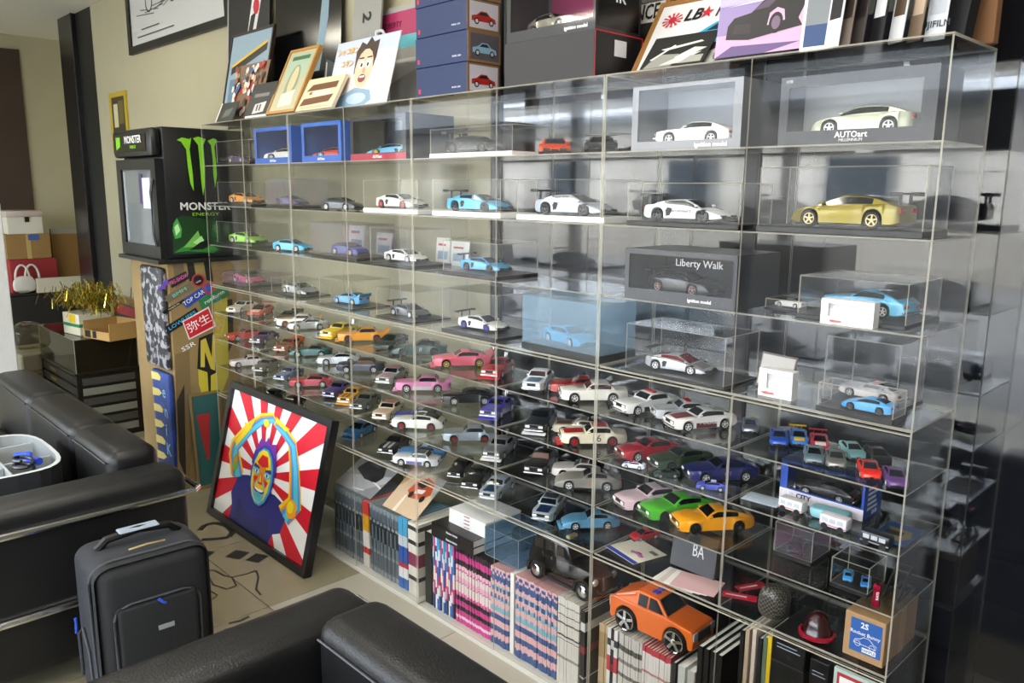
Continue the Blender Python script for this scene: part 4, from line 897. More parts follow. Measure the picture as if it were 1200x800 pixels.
# cards standing in a row, opened like a fan
for i, (u0, u1, c0, c1, lab) in enumerate(((965, 990, 'd8dade', '15151a', 'white card with black photo strip'), (978, 1003, '6a6058', '2c2420', 'dark car photo card with red detail'), (994, 1018, '3a3432', '1a1416', 'dark garage photo card'), (1017, 1040, '0e0f12', 'c8ccd2', 'black night photo card with white margin'),
        (1040, 1063, 'c0c4c8', '4a3a2c', 'white margin photo card with brown scene'), (1062, 1084, '6a5a4c', 'b09c88', 'sepia portrait photo card'), (1082, 1108, 'c0c6d0', 'a8aeb8', 'plain pale card lettered at the foot'))):
    t, w, h = lean('photo_card', lab + ' standing in the row of cards', 'photograph', ZT, u0, u1, -60, .03 + .008 * i, .05 + .008 * i, .002, c0, group='cards on cabinet top'); t.rotation_euler.z = R(-28 if i != 6 else -10)
    art(t, w, h, [(c1, rect(.12, .28, .9, 1)), ('8a2428' if i == 1 else c1, rect(.3, .5, .6, .7))])
    if i == 6: lettering('FUJIFILM', .018, mat('20242c', .5), t, face_y(w * .4, -.002, .03))
t, w, h = lean('dark_album', 'black album standing beside the pale card', 'book', ZT, 1092, 1132, -60, .12, .16, .03, '1b1b20')
t.rotation_euler.z = R(-12)
t = tag(MB().rbox(0, .075, 0, .02, 0, .32, .002, seg=1).build('cardboard_sheet', mat('7a5436', .7)), 'brown cardboard sheet at the end of cabinet top', 'cardboard'); t.location = (xcol(1120, .2, ZT), .2, ZT)
t.rotation_euler.z = R(-14)

# left part of the cabinet top
t, w, h = lean('caricature_poster', 'curled caricature poster with cartoon driver and Japanese lettering', 'poster', ZT, 380, 452, 52, .075, .15, .003, 'd4ccc8')
art(t, w, h, [('b8c0d8', [(0, .5), (1, .6), (1, 1), (0, 1)]), ('e8d8c8', ell(.75, .45, .3, .12)), ('d8c8d8', ell(.8, .7, .25, .1)), ('7c98b0', [(.15, .0), (.2, .18), (.45, .3), (.7, .24), (.75, .1), (.6, 0)]), ('a8bccc', ell(.5, .14, .16, .08)), ('3c2c24', [(.38, .5), (.36, .8), (.42, .95), (.5, .9), (.56, 1), (.62, .92), (.7, .94), (.7, .7), (.66, .5)]),
    ('e0b498', ell(.53, .56, .14, .28)), ('f4f0ec', ell(.48, .62, .04, .06)), ('f4f0ec', ell(.59, .62, .04, .06)), ('1c1410', ell(.485, .61, .018, .03)), ('1c1410', ell(.585, .61, .018, .03)), ('7a2c28', ell(.53, .42, .06, .06)), ('f0f0f0', rect(.49, .43, .57, .455)), ('c88c70', ell(.54, .53, .02, .04)), ('241810', rect(.43, .7, .51, .72)), ('241810', rect(.56, .7, .64, .72))])
lettering('シャコタン', .03, mat('d8a818', .5), t, face_y(w * .22, -.003, h * .84), bold=.0006); lettering('コキン', .03, mat('d8a818', .5), t, face_y(w * .24, -.003, h * .66), bold=.0006)
t, w, h = lean('plaque', 'cream resin plaque with brown lettering leaning beside caricature', 'plaque', ZT, 346, 388, 96, .02, .09, .014, 'd8c8a8')
art(t, w, h, [('6a4428', [(.08, .6), (.2, .8), (.9, .82), (.9, .62)]), ('6a4428', [(.06, .14), (.1, .36), (.9, .42), (.85, .2)]), ('e8dcc4', rect(.3, .45, .8, .56)), ('8a6040', rect(.2, .48, .28, .56)), ('c8b08c', rect(.1, .05, .9, .1))])
t, w, h = lean('framed_certificate', 'golden oak framed certificate with green heading', 'picture', ZT, 312, 345, 62, .02, .15, .016, 'b4b090', 'b08040', .012)
art(t, w, h, [('a4b8a0', rect(.15, .55, .85, .9)), ('8a9480', ell(.5, .45, .2, .3)), ('c8b890', ell(.5, .5, .12, .22)), ('e0d8c0', [(.3, .1), (.75, .12), (.72, .35), (.28, .3)]), ('3a6a48', rect(.2, .82, .8, .88))])
t, w, h = lean('framed_photo', 'dark framed photo of sky and crowd beside the certificate', 'picture', ZT, 258, 306, 42, .13, .22, .012, '8aa0b0', '2a1a14', .012)
art(t, w, h, [('20201c', [(.1, .55), (.9, .75), (.9, .83), (.1, .63)]), ('d8b020', [(.1, .63), (.9, .83), (.9, .86), (.1, .66)]), ('5c7890', rect(.1, .2, .9, .5))])
t, w, h = lean('crowd_photo', 'loose colour photo of a dense crowd lying against dark frame', 'photograph', ZT, 266, 302, 78, .075, .15, .002, '7a5c44')
art(t, w, h, [(random.choice(['b03028', 'e0d8cc', '3c5c94', '2c2420', 'c89c74', '88542c', 'd8d0c8']), ell(random.random(), random.random() * .9 + .05, .05, .06, 6)) for _ in range(90)])
t, w, h = lean('plate_print', 'black and white number plate print below the crowd photo', 'photograph', ZT, 285, 313, 100, .02, .08, .002, '1c1c1c')
art(t, w, h, [('c8c8c4', [(.3, .12), (.75, .16), (.78, .45), (.33, .4)]), ('1c1c1c', rect(.42, .2, .48, .38)), ('1c1c1c', rect(.54, .2, .6, .38)), ('d8d8d4', rect(.05, .02, .95, .08)), ('70706c', rect(.2, .6, .8, .7))])
t, w, h = lean('dark_photo', 'small dark photo with white edge at the cabinet corner', 'photograph', ZT, 252, 272, 122, .02, .06, .002, '20241f')
art(t, w, h, [('d8d8d4', rect(0, 0, .06, 1)), ('586058', [(.3, .2), (.7, .3), (.8, .7), (.4, .6)])])
t, w, h = lean('flag_board', 'tall black board with red and white emblem behind dark frame', 'poster', ZT, 266, 314, -30, .255, .305, .008, '121214')
art(t, w, h, [('d8d8d8', [(.35, .3), (.5, .3), (.95, 1), (.7, 1)]), ('141416', [(.4, .42), (.52, .45), (.7, .72), (.58, .7)]), ('c02030', ell(.7, .75, .07, .05)), ('c02030', ell(.58, .55, .05, .04)), ('c02030', [(.3, .2), (.6, .3), (.6, .36), (.3, .28)]), ('a0a0a0', rect(0, 0, .03, 1))])
t, w, h = lean('black_poster', 'large black glossy poster with car bonnet highlight', 'poster', ZT, 322, 398, -40, .27, .31, .006, '0a0a0c', rough=.15)
art(t, w, h, [('7a94a4', [(.55, .3), (.68, .5), (.78, .95), (.86, 1), (.82, .6), (.7, .3)]), ('34424c', [(.76, .2), (.8, .36), (.95, .32), (1, .22), (.9, .18)]), ('c4c8c8', [(.78, .2), (.8, .34), (.82, .34), (.8, .2)])])
t, w, h = lean('grey_sleeve', 'grey signed board with cut-out rack handle', 'board', ZT, 408, 440, -20, .22, .27, .008, '8c8c88')
lettering('2', .08, mat('141414', .5), t, face_y(w * .5, -.002, h * .72) @ Matrix.Rotation(R(-90), 4, 'Z'), bold=.002)
art(t, w, h, [('7aa8a8', rect(.15 + .1 * i, .4 + .02 * i, .2 + .1 * i, .44 + .03 * i)) for i in range(6)])
t = empty('steel_bracket', (xcol(443, .24, ZT), .24, ZT), 0, 'white metal bracket with triangular openings beside grey board', 'bracket')
bw, bh2 = .075, .3
for p in (((0, 0), (0, bh2)), ((bw, .0), (bw, bh2 - .04)), ((0, bh2), (.04, bh2)), ((.04, bh2), (bw, bh2 - .04)), ((0, .01), (bw, .01)), ((0, .12), (bw, .2)), ((0, .12), (bw, .02))):
    MB().tube([(p[0][0], 0, p[0][1] + .005), (p[1][0], 0, p[1][1] + .005)], .006, 6).build('strut', mat('c8ccd0', .3), t)
t, w, h = lean('striped_sign', 'grey sign with magenta and turquoise bands behind the steel bracket', 'sign', ZT, 437, 489, 14, .27, .3, .006, '9a9a96')
art(t, w, h, [('a02858', rect(0, .72, 1, .95)), ('5ab0c0', rect(0, .6, 1, .72)), ('c0c0bc', [(0, .2), (1, .4), (1, .5), (0, .5)])]); lettering('LIBERTY', .03, mat('3a1020', .5), t, face_y(w * .4, -.002, h * .83))

# ================================================================== magazines on the lowest shelf
def bands(stops, rough=.45):
    key = ('bands',) + tuple(stops)
    if key in _M: return _M[key]
    m = bpy.data.materials.new('spine'); m.use_nodes = True; nt = m.node_tree; b = nt.nodes['Principled BSDF']; b.inputs['Roughness'].default_value = rough
    tc = nt.nodes.new('ShaderNodeTexCoord'); sx = nt.nodes.new('ShaderNodeSeparateXYZ'); rp = nt.nodes.new('ShaderNodeValToRGB'); rp.color_ramp.interpolation = 'CONSTANT'
    e = rp.color_ramp.elements; e[0].position = 0; e[0].color = lin(stops[0][1]); e[1].position = stops[1][0]; e[1].color = lin(stops[1][1])
    for p, c in stops[2:]: q_ = e.new(p); q_.color = lin(c)
    nt.links.new(tc.outputs['Generated'], sx.inputs[0]); nt.links.new(sx.outputs[2], rp.inputs[0]); nt.links.new(rp.outputs[0], b.inputs['Base Color'])
    _M[key] = m; return m
PK, BK_, LP, BL, WH, CY = 'c43c84', '2c2228', 'd8aaaa', '3c5688', 'cfcac0', '7cacb8'
S_PINK = bands([(0, PK), (.06, 'e8c8d8'), (.1, PK), (.17, BK_), (.23, PK), (.3, BK_), (.36, PK), (.4, 'e0d0c8'), (.52, BK_), (.53, 'e0a0b8'), (.6, 'd8ccc4'), (.68, PK), (.7, 'e0b0c0'), (.76, BK_), (.84, PK), (.92, BK_)])
S_PINK2 = bands([(0, 'd04890'), (.06, 'e8c8d8'), (.1, PK), (.17, BK_), (.23, PK), (.3, BK_), (.36, 'e078a8'), (.42, 'd8c8c4'), (.54, BK_), (.55, 'e0a0b8'), (.62, 'd8ccc4'), (.7, PK), (.72, 'e0b0c0'), (.77, BK_), (.84, PK), (.93, BK_)])
S_BLUE = bands([(0, BL), (.1, LP), (.18, BL), (.25, LP), (.33, BL), (.4, LP), (.44, CY), (.52, LP), (.58, CY), (.63, LP), (.7, BL), (.76, LP), (.82, BL), (.9, LP), (.93, BL), (.97, LP)])
S_BLUE2 = bands([(0, BL), (.08, LP), (.17, BL), (.25, LP), (.33, BL), (.4, LP), (.44, CY), (.5, LP), (.6, BL), (.66, LP), (.72, CY), (.78, LP), (.84, BL), (.93, LP)])
S_WHITE = bands([(0, WH), (.3, '8c8880'), (.33, WH), (.52, '3a3836'), (.53, WH), (.56, '3a3836'), (.58, WH), (.7, '58544e'), (.72, WH), (.8, '58544e'), (.81, WH), (.9, '8c8880'), (.915, WH)])
S_STEEL = bands([(0, '8c9498'), (.08, '5c666c'), (.3, '8a9498'), (.34, '6c7880'), (.5, '2c3434'), (.74, '9aa4a8'), (.78, '5a646c'), (.92, '8a9498')])
S_STEEL2 = bands([(0, '6c7478'), (.1, '4c5458'), (.36, '30383a'), (.5, '6c7a84'), (.7, '2a3030'), (.8, '5c6a74'), (.95, '808a8c')])
S_NEWS = bands([(0, 'd4d0ca'), (.1, '8a8884'), (.12, 'd4d0ca'), (.2, '7a7874'), (.24, 'd8d4ce'), (.36, '8a8884'), (.38, 'd4d0ca'), (.5, '7a7874'), (.54, 'd8d4ce'), (.66, '8a8884'), (.7, 'd4d0ca'), (.8, '5a5854'), (.86, 'c8c4be')])
S_WRED = bands([(0, 'e0d8d4'), (.3, 'd8b8b4'), (.32, 'e4e0dc'), (.7, 'c88c8c'), (.73, 'e4e0dc'), (.93, 'c04048')])
S_BLK = bands([(0, '161618'), (.2, 'b8b8b4'), (.22, '161618'), (.5, '8a3038'), (.58, '161618'), (.76, 'c8c8c4'), (.86, '161618')])
S_BEIGE = bands([(0, 'b0946c'), (.3, 'c4ac88'), (.6, 'a88c64'), (.9, 'c0a884')])
S_COL = [bands([(0, '2c58a8'), (.2, 'd8d8dc'), (.35, 'c03040'), (.5, '2c58a8'), (.7, 'e8e8e4'), (.85, '48a0c8')]), bands([(0, '202838'), (.2, PK), (.4, 'e8e0d0'), (.6, '3c68a8'), (.8, PK)]), bands([(0, 'e4e4e0'), (.2, '303438'), (.3, 'e4e4e0'), (.5, 'c04050'), (.68, 'e4e4e0'), (.8, '34383c'), (.88, 'e4e4e0')]), bands([(0, '3468b0'), (.15, 'e8e8e8'), (.3, 'c02838'), (.36, '2c58a8'), (.6, 'c8d0d8'), (.75, '48a0c8')])]
YM = .03; HM = .295
def magmesh(m, th, h, dp=.205):
    b = MB().box(0, th, 0, .0012, 0, h, 0).box(0, .0008, .0012, dp, 0, h, 0).box(th - .0008, th, .0012, dp, 0, h, 0).box(.0008, th - .0008, .0012, dp - .004, .003, h - .004, 1)
    return b.mesh('magazine', [m, PAPER])
ZF = ZS['fl'] + .0004
SEGS = [(391, 423, [S_STEEL2, S_STEEL, S_STEEL], .0078, .285, 'grey spined magazine', 'in the row beside the leaning picture'),
        (424, 431, [bands([(0, 'd8d0c8'), (.2, 'c04038'), (.3, 'e0dcd4'), (.55, 'd8a020'), (.8, 'c83830')])], .011, .28, 'red and yellow spined magazine', 'between two grey rows'),
        (432, 465, [S_STEEL, S_STEEL, S_STEEL2], .0075, .285, 'grey spined magazine with dark middle band', 'in the second grey row'),
        (466, 476, [S_COL[3]], .011, .288, 'blue and white spined magazine', 'at the end of the second grey row'),
        (477.5, 489, [bands([(0, 'd8d4c8'), (.2, '30302c'), (.26, 'e0dcd0'), (.4, '8a3050'), (.58, 'e0dcd0'), (.7, '30302c'), (.76, 'e0dcd0'), (.9, '30302c'), (.96, 'e0dcd0')])], .016, .288, 'thick white spined book with black squares', 'against the cabinet side'),
        (497, 505, [mat('1c1e1c', .4)], .026, .285, 'thick black spined binder', 'beside the mixed colour magazines'),
        (506, 532, S_COL, .0085, .28, 'mixed colour spined magazine', 'beside the pink row'),
        (533, 574, [S_PINK, S_PINK2], .0074, .285, 'pink and black striped magazine', 'in the pink row'),
        (575, 596, [S_BLUE2, S_BLUE], .0078, .28, 'blue and pale pink striped magazine', 'beside the pink row'),
        (597.5, 602, [mat('e4e2dc', .5)], .009, .285, 'plain white spined magazine', 'leaning between blue striped rows'),
        (603.5, 653, [S_BLUE, S_BLUE2, S_BLUE], .0078, .288, 'blue and pink striped magazine', 'under the black toy taxi'),
        (654, 679, [S_WHITE], .0085, .29, 'white spined magazine with small print', 'under the toy taxi front'),
        (680, 686, [S_BLK], .009, .28, 'black and red spined magazine', 'at the cabinet divider'),
        (702, 712, [S_BEIGE], .008, .27, 'beige spined magazine', 'beside the cabinet divider'),
        (712, 724, [S_COL[2], S_BLK], .01, .27, 'white and dark spined magazine', 'under the orange truck tail'),
        (725, 752, [S_NEWS], .0078, .27, 'newsprint spined magazine', 'under the orange truck'),
        (753, 786, [S_WRED], .0085, .268, 'white and red spined magazine', 'under the orange truck nose')]
for u0, u1, ml, th, h, lab, where in SEGS:
    xa, xb = xcol(u0, YM, ZF + h), xcol(u1, YM, ZF + h); n = max(1, int((xb - xa) / (th + .0004)))
    th2 = (xb - xa) / n - .0004; meshes = [magmesh(m, th2, h) for m in ml]
    for i in range(n):
        o = put('magazine', meshes[i % len(meshes)], None, (xa + i * (th2 + .0004), YM + random.uniform(0, .004), ZF)); o.scale.z = random.uniform(.985, 1.0)
        tag(o, lab + ' ' + where, 'magazine', lab + 's ' + where)
# books and sheets lying on the magazines
zq = ZF + .2895
def book(label, x0, x1, y0, y1, z, h, col, pages='e4e0d8', txt=None, tcol='e8e8e8', rz=0, cat='book', tsz=.5):
    t = empty('book', (x0, y0, z), rz, label, cat); w, d = x1 - x0, y1 - y0
    MB().box(0, w, 0, d, 0, .0015).box(0, w, 0, d, h - .0015, h).box(0, w, 0, .0015, .0015, h - .0015).build('cover', mat(col, .4), t)
    MB().box(.002, w - .002, .0016, d - .003, .0016, h - .0016).build('page_block', mat(pages, .8), t)
    if txt: lettering(txt, h * tsz, mat(tcol, .5), t, face_y(w * .5, -.0008, h * .5), xs=.8)
    return t
xa, xb = xcol(505, .012, zq), xcol(554, .012, zq); zq2 = zq
for i in range(2):
    book(['lower', 'upper'][i] + ' black hardback with italic title lying on the pink magazines', xa + .002 * i, xb, .014, .2, zq2, .026, '1c191a', txt='Business Analysis', tsz=.42); zq2 += .0264
xa2, xb2 = xcol(526, .06, zq2 + .02), xcol(569, .06, zq2 + .02)
for i in range(4):
    book('white magazine with red title, number %s from below in the flat pile' % ('one', 'two', 'three', 'four')[i], xa2 + .001 * i, xb2, .06, .23, zq2, .013, 'e6e4e0', txt='CAR MODIFY', tcol='b03040', cat='magazine'); zq2 += .0133
# pale blue plastic box beside them
t = empty('plastic_box', (xb + .012, .055, zq), 0, 'pale blue clear plastic box beside the flat books', 'box'); shell(MB(), xcol(607, .055, zq) - xb - .012, .17, .1, .002, bottom=True).build('shell', [glass('box_plastic', 'e4f0f8', .1, 'b4d4ea', 1.4), G_CEDGE], t)
# paper pile on a black box at the fridge end
t = empty('low_stand', (XN(0) + .03, .03, ZF), 0, 'low black stand at the fridge end of the lowest shelf', 'stand'); MB().rbox(0, .2, 0, .2, 0, .3, .004, seg=1).build('body', BLACK, t)
for i in range(5): book('white journal, number %s from below, on the low black stand' % ('one', 'two', 'three', 'four', 'five')[i], XN(0) + .035, XN(0) + .215, .03, .2, ZF + .3005 + .0142 * i, .0138, ['d8d8d4', '8a8c90', 'e4e4e0', '5c6068', 'dcdcd8'][i], cat='magazine')
# prints leaning over the grey rows
t, w, h = lean('car_photo', 'print of a dark car on a grey road leaning over the grey magazines', 'photograph', zq - .0015, 393, 434, 531, .045, .2, .002, '8c8c90')
art(t, w, h, [('b0b0b4', [(0, 0), (.6, 0), (1, .5), (1, .7), (0, .3)]), ('e4e4e4', [(.45, .05), (.7, .1), (.72, .14), (.44, .09)]), ('e4e4e4', [(.7, .4), (1, .3), (1, .34), (.72, .44)])] + [('24242a', [(.15, .55), (.2, .8), (.4, .95), (.7, .9), (.85, .6), (.8, .4), (.5, .38)]), ('0c0c10', ell(.7, .48, .07, .1)), ('4a4a54', [(.3, .78), (.4, .9), (.62, .86), (.6, .74)])])
t, w, h = lean('car_photo', 'print of an orange rally car on pale sand leaning over magazines', 'photograph', zq - .0015, 448, 486, 548, .045, .2, .002, 'd0b494')
art(t, w, h, [('b88c64', [(0, .5), (.3, 1), (0, 1)]), ('e8dcc8', [(.3, 0), (.4, 0), (.38, .4), (.33, .4)]), ('a0a09c', [(.7, 1), (1, .5), (1, 1)]), ('c05028', [(.3, .5), (.35, .75), (.55, .92), (.8, .85), (.9, .6), (.75, .42), (.5, .38)]), ('241c1c', [(.4, .7), (.55, .86), (.7, .8), (.6, .64)]), ('ece4dc', [(.5, .5), (.7, .55), (.72, .65), (.5, .6)]), ('201818', ell(.45, .45, .06, .08)), ('201818', ell(.78, .45, .06, .08))])

# ---- black toy taxi
def taxi():
    L = .325; P = Vector((-.174, .118, ZF + .2905))
    t = empty('toy_taxi', P, 0, 'black vintage toy taxi standing on the striped magazines', 'toy car'); t.scale = (L, L, L); K = mat('120f0e', .22, coat=.5); GW = mat('2c2826', .1)
    b = MB(); rings = []
    prof = [(-.48, .1, .1, .2), (-.46, .13, .09, .27), (-.40, .15, .09, .30), (-.3, .16, .09, .31), (-.1, .165, .09, .31), (.06, .16, .09, .3), (.1, .14, .09, .29), (.25, .12, .09, .275), (.4, .1, .09, .25), (.43, .085, .1, .24)]
    for x, hw_, z0, z1 in prof:
        half = [(hw_ * .8, z0), (hw_, z0 + .05), (hw_, z1 - .08), (hw_ * .85, z1 - .025), (hw_ * .45, z1), (0, z1 + .004)]
        rings.append([Vector((x, -y, z)) for y, z in half] + [Vector((x, y, z)) for y, z in half[-2::-1]])
    n = len(rings[0]); b.add([v for r_ in rings for v in r_], [(i * n + k, i * n + (k + 1) % n, (i + 1) * n + (k + 1) % n, (i + 1) * n + k) for i in range(len(rings) - 1) for k in range(n)] + [tuple(range(n)), tuple(range((len(rings) - 1) * n, len(rings) * n))])
    b.smooth = True; b.build('body', K, t)
    c = MB(); rings = []
    for x, hw_, z1 in ((-.44, .11, .34), (-.40, .13, .42), (-.32, .14, .465), (-.15, .145, .475), (-.0, .14, .465), (.03, .135, .44), (.1, .13, .3)):
        half = [(hw_ + .012, .27), (hw_, z1 - .05), (hw_ * .85, z1 - .012), (0, z1)]
        rings.append([Vector((x, -y, z)) for y, z in half] + [Vector((x, y, z)) for y, z in half[-2::-1]])
    n = len(rings[0]); c.add([v for r_ in rings for v in r_], [(i * n + k, i * n + k + 1, (i + 1) * n + k + 1, (i + 1) * n + k) for i in range(len(rings) - 1) for k in range(n - 1)] + [tuple(range(n))])
    c.smooth = True; c.build('cabin', K, t)
    for s in (-1, 1):
        for x0, x1 in ((-.36, -.25), (-.22, -.1), (-.07, .02)):
            y = s * .1485; MB().rbox(x0, x1, y - .003, y + .003, .315, .42, .0028, seg=1).build('side_window', GW, t)
        for x in (-.235, -.085): MB().box(x - .003, x + .003, min(s * .164, s * .1665), max(s * .164, s * .1665), .13, .3).build('door_seam', mat('050505', .5), t)
        MB().rbox(-.125, -.11, s * .17 - .004, s * .17 + .004, .255, .285, .003, seg=1).build('door_handle', CHROME, t)
        for xw, rr in ((-.3, .125), (.3, .12)):
            f = MB(); N = 10; pr_ = []
            for i in range(N + 1):
                a = R(200 - 220 * i / N); pr_.append((xw + rr * math.cos(a), .1 + rr * math.sin(a)))
            inner = [(xw + (rr - .03) * math.cos(R(200 - 220 * i / N)), .1 + (rr - .03) * math.sin(R(200 - 220 * i / N))) for i in range(N + 1)]
            for i in range(N):
                qd = [pr_[i], pr_[i + 1], inner[i + 1], inner[i]]; f.prism(qd, min(s * .12, s * .2), max(s * .12, s * .2))
            f.build('fender', K, t)
        MB().rbox(-.2, .22, min(s * .15, s * .2), max(s * .15, s * .2), .055, .075, .005, seg=1).build('running_board', mat('3c3c3e', .3, .5), t)
        for xw in (-.3, .3):
            o = MB().lathe([(.05, -.03), (.085, -.03), (.092, -.015), (.092, .015), (.085, .03), (.05, .03), (.05, -.03)], 18, axis='y').build('wheel', RUB, t); o.location = (xw, s * .165, .0925)
            h_ = MB().lathe([(.055, -.033), (.05, -.036), (.02, -.042), (.0005, -.043)], 16, axis='y').build('hubcap', CHROME, o); h_.rotation_euler.z = 0 if s < 0 else math.pi
        o = MB().lathe([(.0005, .03), (.02, .026), (.034, .012), (.036, 0), (.0005, -.03)], 14).build('headlight', mat('c8c8c4', .15, .6), t); o.location = (.4, s * .135, .2); o.rotation_euler.y = R(90)
    MB().rbox(.425, .455, -.07, .07, .1, .25, .012).build('grille', mat('8a8680', .25, .9), t)
    for k in range(7): MB().box(.4545, .457, -.054 + k * .018 - .003, -.054 + k * .018 + .003, .115, .235).build('grille_bar', mat('3a3836', .4, .6), t)
    MB().tube([(.44, -.2, .085), (.48, -.12, .085), (.485, 0, .085), (.48, .12, .085), (.44, .2, .085)], .013, 8).build('bumper', CHROME, t)
    m = MB(); m.add([(.033, -.105, .425), (.033, .105, .425), (.098, .105, .315), (.098, -.105, .315)], [(0, 1, 2, 3)]); m.build('windshield', GW, t)
    MB().rbox(-.04, .01, -.06, .06, .468, .498, .008, seg=2).build('roof_sign', mat('d8c070', .4), t)
taxi()
# ---- orange toy pickup
def truck():
    L = .275; zt = ZF + .2725; P = Vector((xcol(773, .1, zt + .06), .105, zt)); t = empty('toy_pickup', P, R(2), 'orange toy pickup truck with big chrome wheels standing on magazines', 'toy car'); t.scale = (L, L, L); O = mat('e06814', .3, coat=.5); GW = mat('15171c', .1)
    def arc(xc, r, zc=.13): return [(xc + r * math.cos(R(180 - 180 * i / 10)), zc + r * math.sin(R(180 - 180 * i / 10))) for i in range(11)]
    low = [(-.5, .1), (-.47, .08)] + [(-.44, .1)] + arc(-.29, .135) + [(-.14, .06), (.15, .06)] + arc(.3, .135) + [(.45, .08), (.5, .1)]
    up = [(.505, .24), (.48, .29), (.2, .325), (-.46, .335), (-.5, .31)]
    b = MB().prism(low + up, -.2, .2)
    o = b.build('body', O, t); md = o.modifiers.new('round', 'BEVEL'); md.width = .012; md.segments = 2; md.limit_method = 'ANGLE'
    cab = MB(); vs = [(.2, .185, .32), (.06, .15, .46), (-.12, .15, .47), (-.2, .155, .46), (-.44, .17, .345), (-.44, .185, .33)]
    n = len(vs); cab.add([(x, -y, z) for x, y, z in vs] + [(x, y, z) for x, y, z in vs], [tuple(range(n)), tuple(range(2 * n - 1, n - 1, -1))] + [(i, i + n, (i + 1) % n + n, (i + 1) % n) for i in range(n)])
    o = cab.build('cab', O, t); md = o.modifiers.new('round', 'BEVEL'); md.width = .012; md.segments = 2; md.limit_method = 'ANGLE'
    m = MB(); m.add([(.192, -.165, .335), (.192, .165, .335), (.075, .138, .458), (.075, -.138, .458)], [(0, 1, 2, 3)]); w_ = m.build('windshield', GW, t)
    for s in (-1, 1):
        for pts in ([(.15, .335), (.05, .445), (-.03, .45), (-.03, .335)], [(-.05, .335), (-.05, .45), (-.16, .45), (-.16, .335)]):
            y = lambda z: s * (.189 - (z - .33) * .26); MB().add([(a, y(b_), b_) for a, b_ in pts], [(0, 1, 2, 3)]).build('side_window', GW, t)
        for xw in (-.29, .3):
            o = MB().lathe([(.085, -.04), (.118, -.04), (.125, -.02), (.125, .03), (.085, .03), (.085, -.04)], 22, axis='y').build('wheel', RUB, t); o.location = (xw, s * .185, .126); o.rotation_euler.z = 0 if s < 0 else math.pi
            r_ = MB().lathe([(.112, -.042), (.11, -.046), (.1, -.042), (.09, -.02)], 22, axis='y')
            for k in range(5): r_.box(-.016, .016, -.042, -.02, .01, .1, M=Matrix.Rotation(R(72 * k), 4, 'Y'))
            r_.lathe([(.028, -.02), (.028, -.046), (.0005, -.05)], 12, axis='y'); r_.build('rim', CHROME, o); MB().lathe([(.1, -.012), (.0005, -.012)], 18, axis='y').build('hub', mat('303030', .4, .6), o)
        MB().box(.5, .512, min(s * .13, s * .195), max(s * .13, s * .195), .2, .275).build('headlight', mat('c8c8cc', .1, .4), t)
        MB().box(-.512, -.498, min(s * .15, s * .19), max(s * .15, s * .19), .2, .31).build('tail_light', mat('c8b8a8', .2), t)
        for k in range(2): MB().rbox(-.06 + k * .04, -.03 + k * .04, s * .05 - .035, s * .05 + .035, .468, .485, .004, seg=1).build('roof_light', mat('2c3cb0', .3), t)
    for k in range(6): MB().box(-.18, .02, -.125 + k * .05 - .006, -.125 + k * .05 + .006, .4665, .474).build('roof_rib', mat('c85c10', .4), t)
    MB().box(.503, .513, -.11, .11, .17, .27).build('grille', mat('8a8478', .25, .8), t)
    for s in (-1, 1): MB().tube([(-.2, s * .16, .43), (-.42, s * .175, .345)], .014, 6).build('bed_rail', O, t)
truck()

# ================================================================== end cabinet: mixed things on the tiers
zb_, zc_, zd_ = ZS['b'] + .0005, ZS['c'] + .0005, ZS['d'] + .0006
# printed toy carton on tier b
xa, xb = xcol(914, .13, zb_ + .03), xcol(1012, .13, zb_ + .03); h = ztop(914, 536, .13) - zb_; h = min(h, .118)
t, loc, wd, hh, zz = winbox('blue and white window carton with black toy car', None, 0, 0, 0, 0, .1, '2448a0', '2a2420', None, m=(.18, .06, .3, .06), loc=(xa, .13, zb_), wd=xb - xa, h=h, z=zb_, band='e4dce4')
lettering('DUB', h * .17, mat('c8c0cc', .5), t, face_y(wd * .1, -.0012, h * .16)); lettering('CITY', h * .17, mat('20306c', .5), t, face_y(wd * .3, -.0012, h * .16), bold=.0005)
for i in range(5): MB().box(wd + .0001, wd + .0007, .02, .075 - .006 * (i % 3), h * (.2 + .12 * i), h * (.26 + .12 * i)).build('print_block', mat('d8dce8', .5), t)
lettering('DUB', h * .14, mat('e8e8ec', .5), t, face_x(wd + .0008, .06, h * .1))
bcar('black muscle car model inside the blue and white carton', 'fast', 'b', 930, 1010, .17, -178, '141416', z=zz, rim='e8e8e8')
def soft(name, label, cat, loc, sx, sy, sz, col, rz=0, b=.3, rough=.5, amp=.12, glassm=None):
    bm = bmesh.new(); bmesh.ops.create_icosphere(bm, subdivisions=3, radius=1); rnd = random.Random(label)
    ph = [rnd.uniform(0, 6) for _ in range(6)]
    for v in bm.verts:
        c = v.co; k = 1 + amp * (math.sin(3 * c.x + ph[0]) * math.sin(3 * c.y + ph[1]) + .6 * math.sin(5 * c.z + ph[2] + 2 * c.x))
        f = lambda a: math.copysign(abs(a) ** b, a) if b else a
        v.co = Vector((f(c.x) * sx, f(c.y) * sy, f(c.z) * sz)) * k
    zmin = min(v.co.z for v in bm.verts)
    for v in bm.verts: v.co.z -= zmin
    me = bpy.data.meshes.new(name); bm.to_mesh(me); bm.free(); me.polygons.foreach_set('use_smooth', [True] * len(me.polygons)); me.materials.append(glassm or mat(col, rough))
    o = put(name, me, None, loc, rz); return tag(o, label, cat)
soft('wrapped_block', 'pale turquoise wrapped block in front of the blue and white carton', 'package', Vector((xcol(973, .09, zb_), .09, zb_)), .045, .02, .013, '84b8c4', rz=R(4), b=.35, amp=.05)
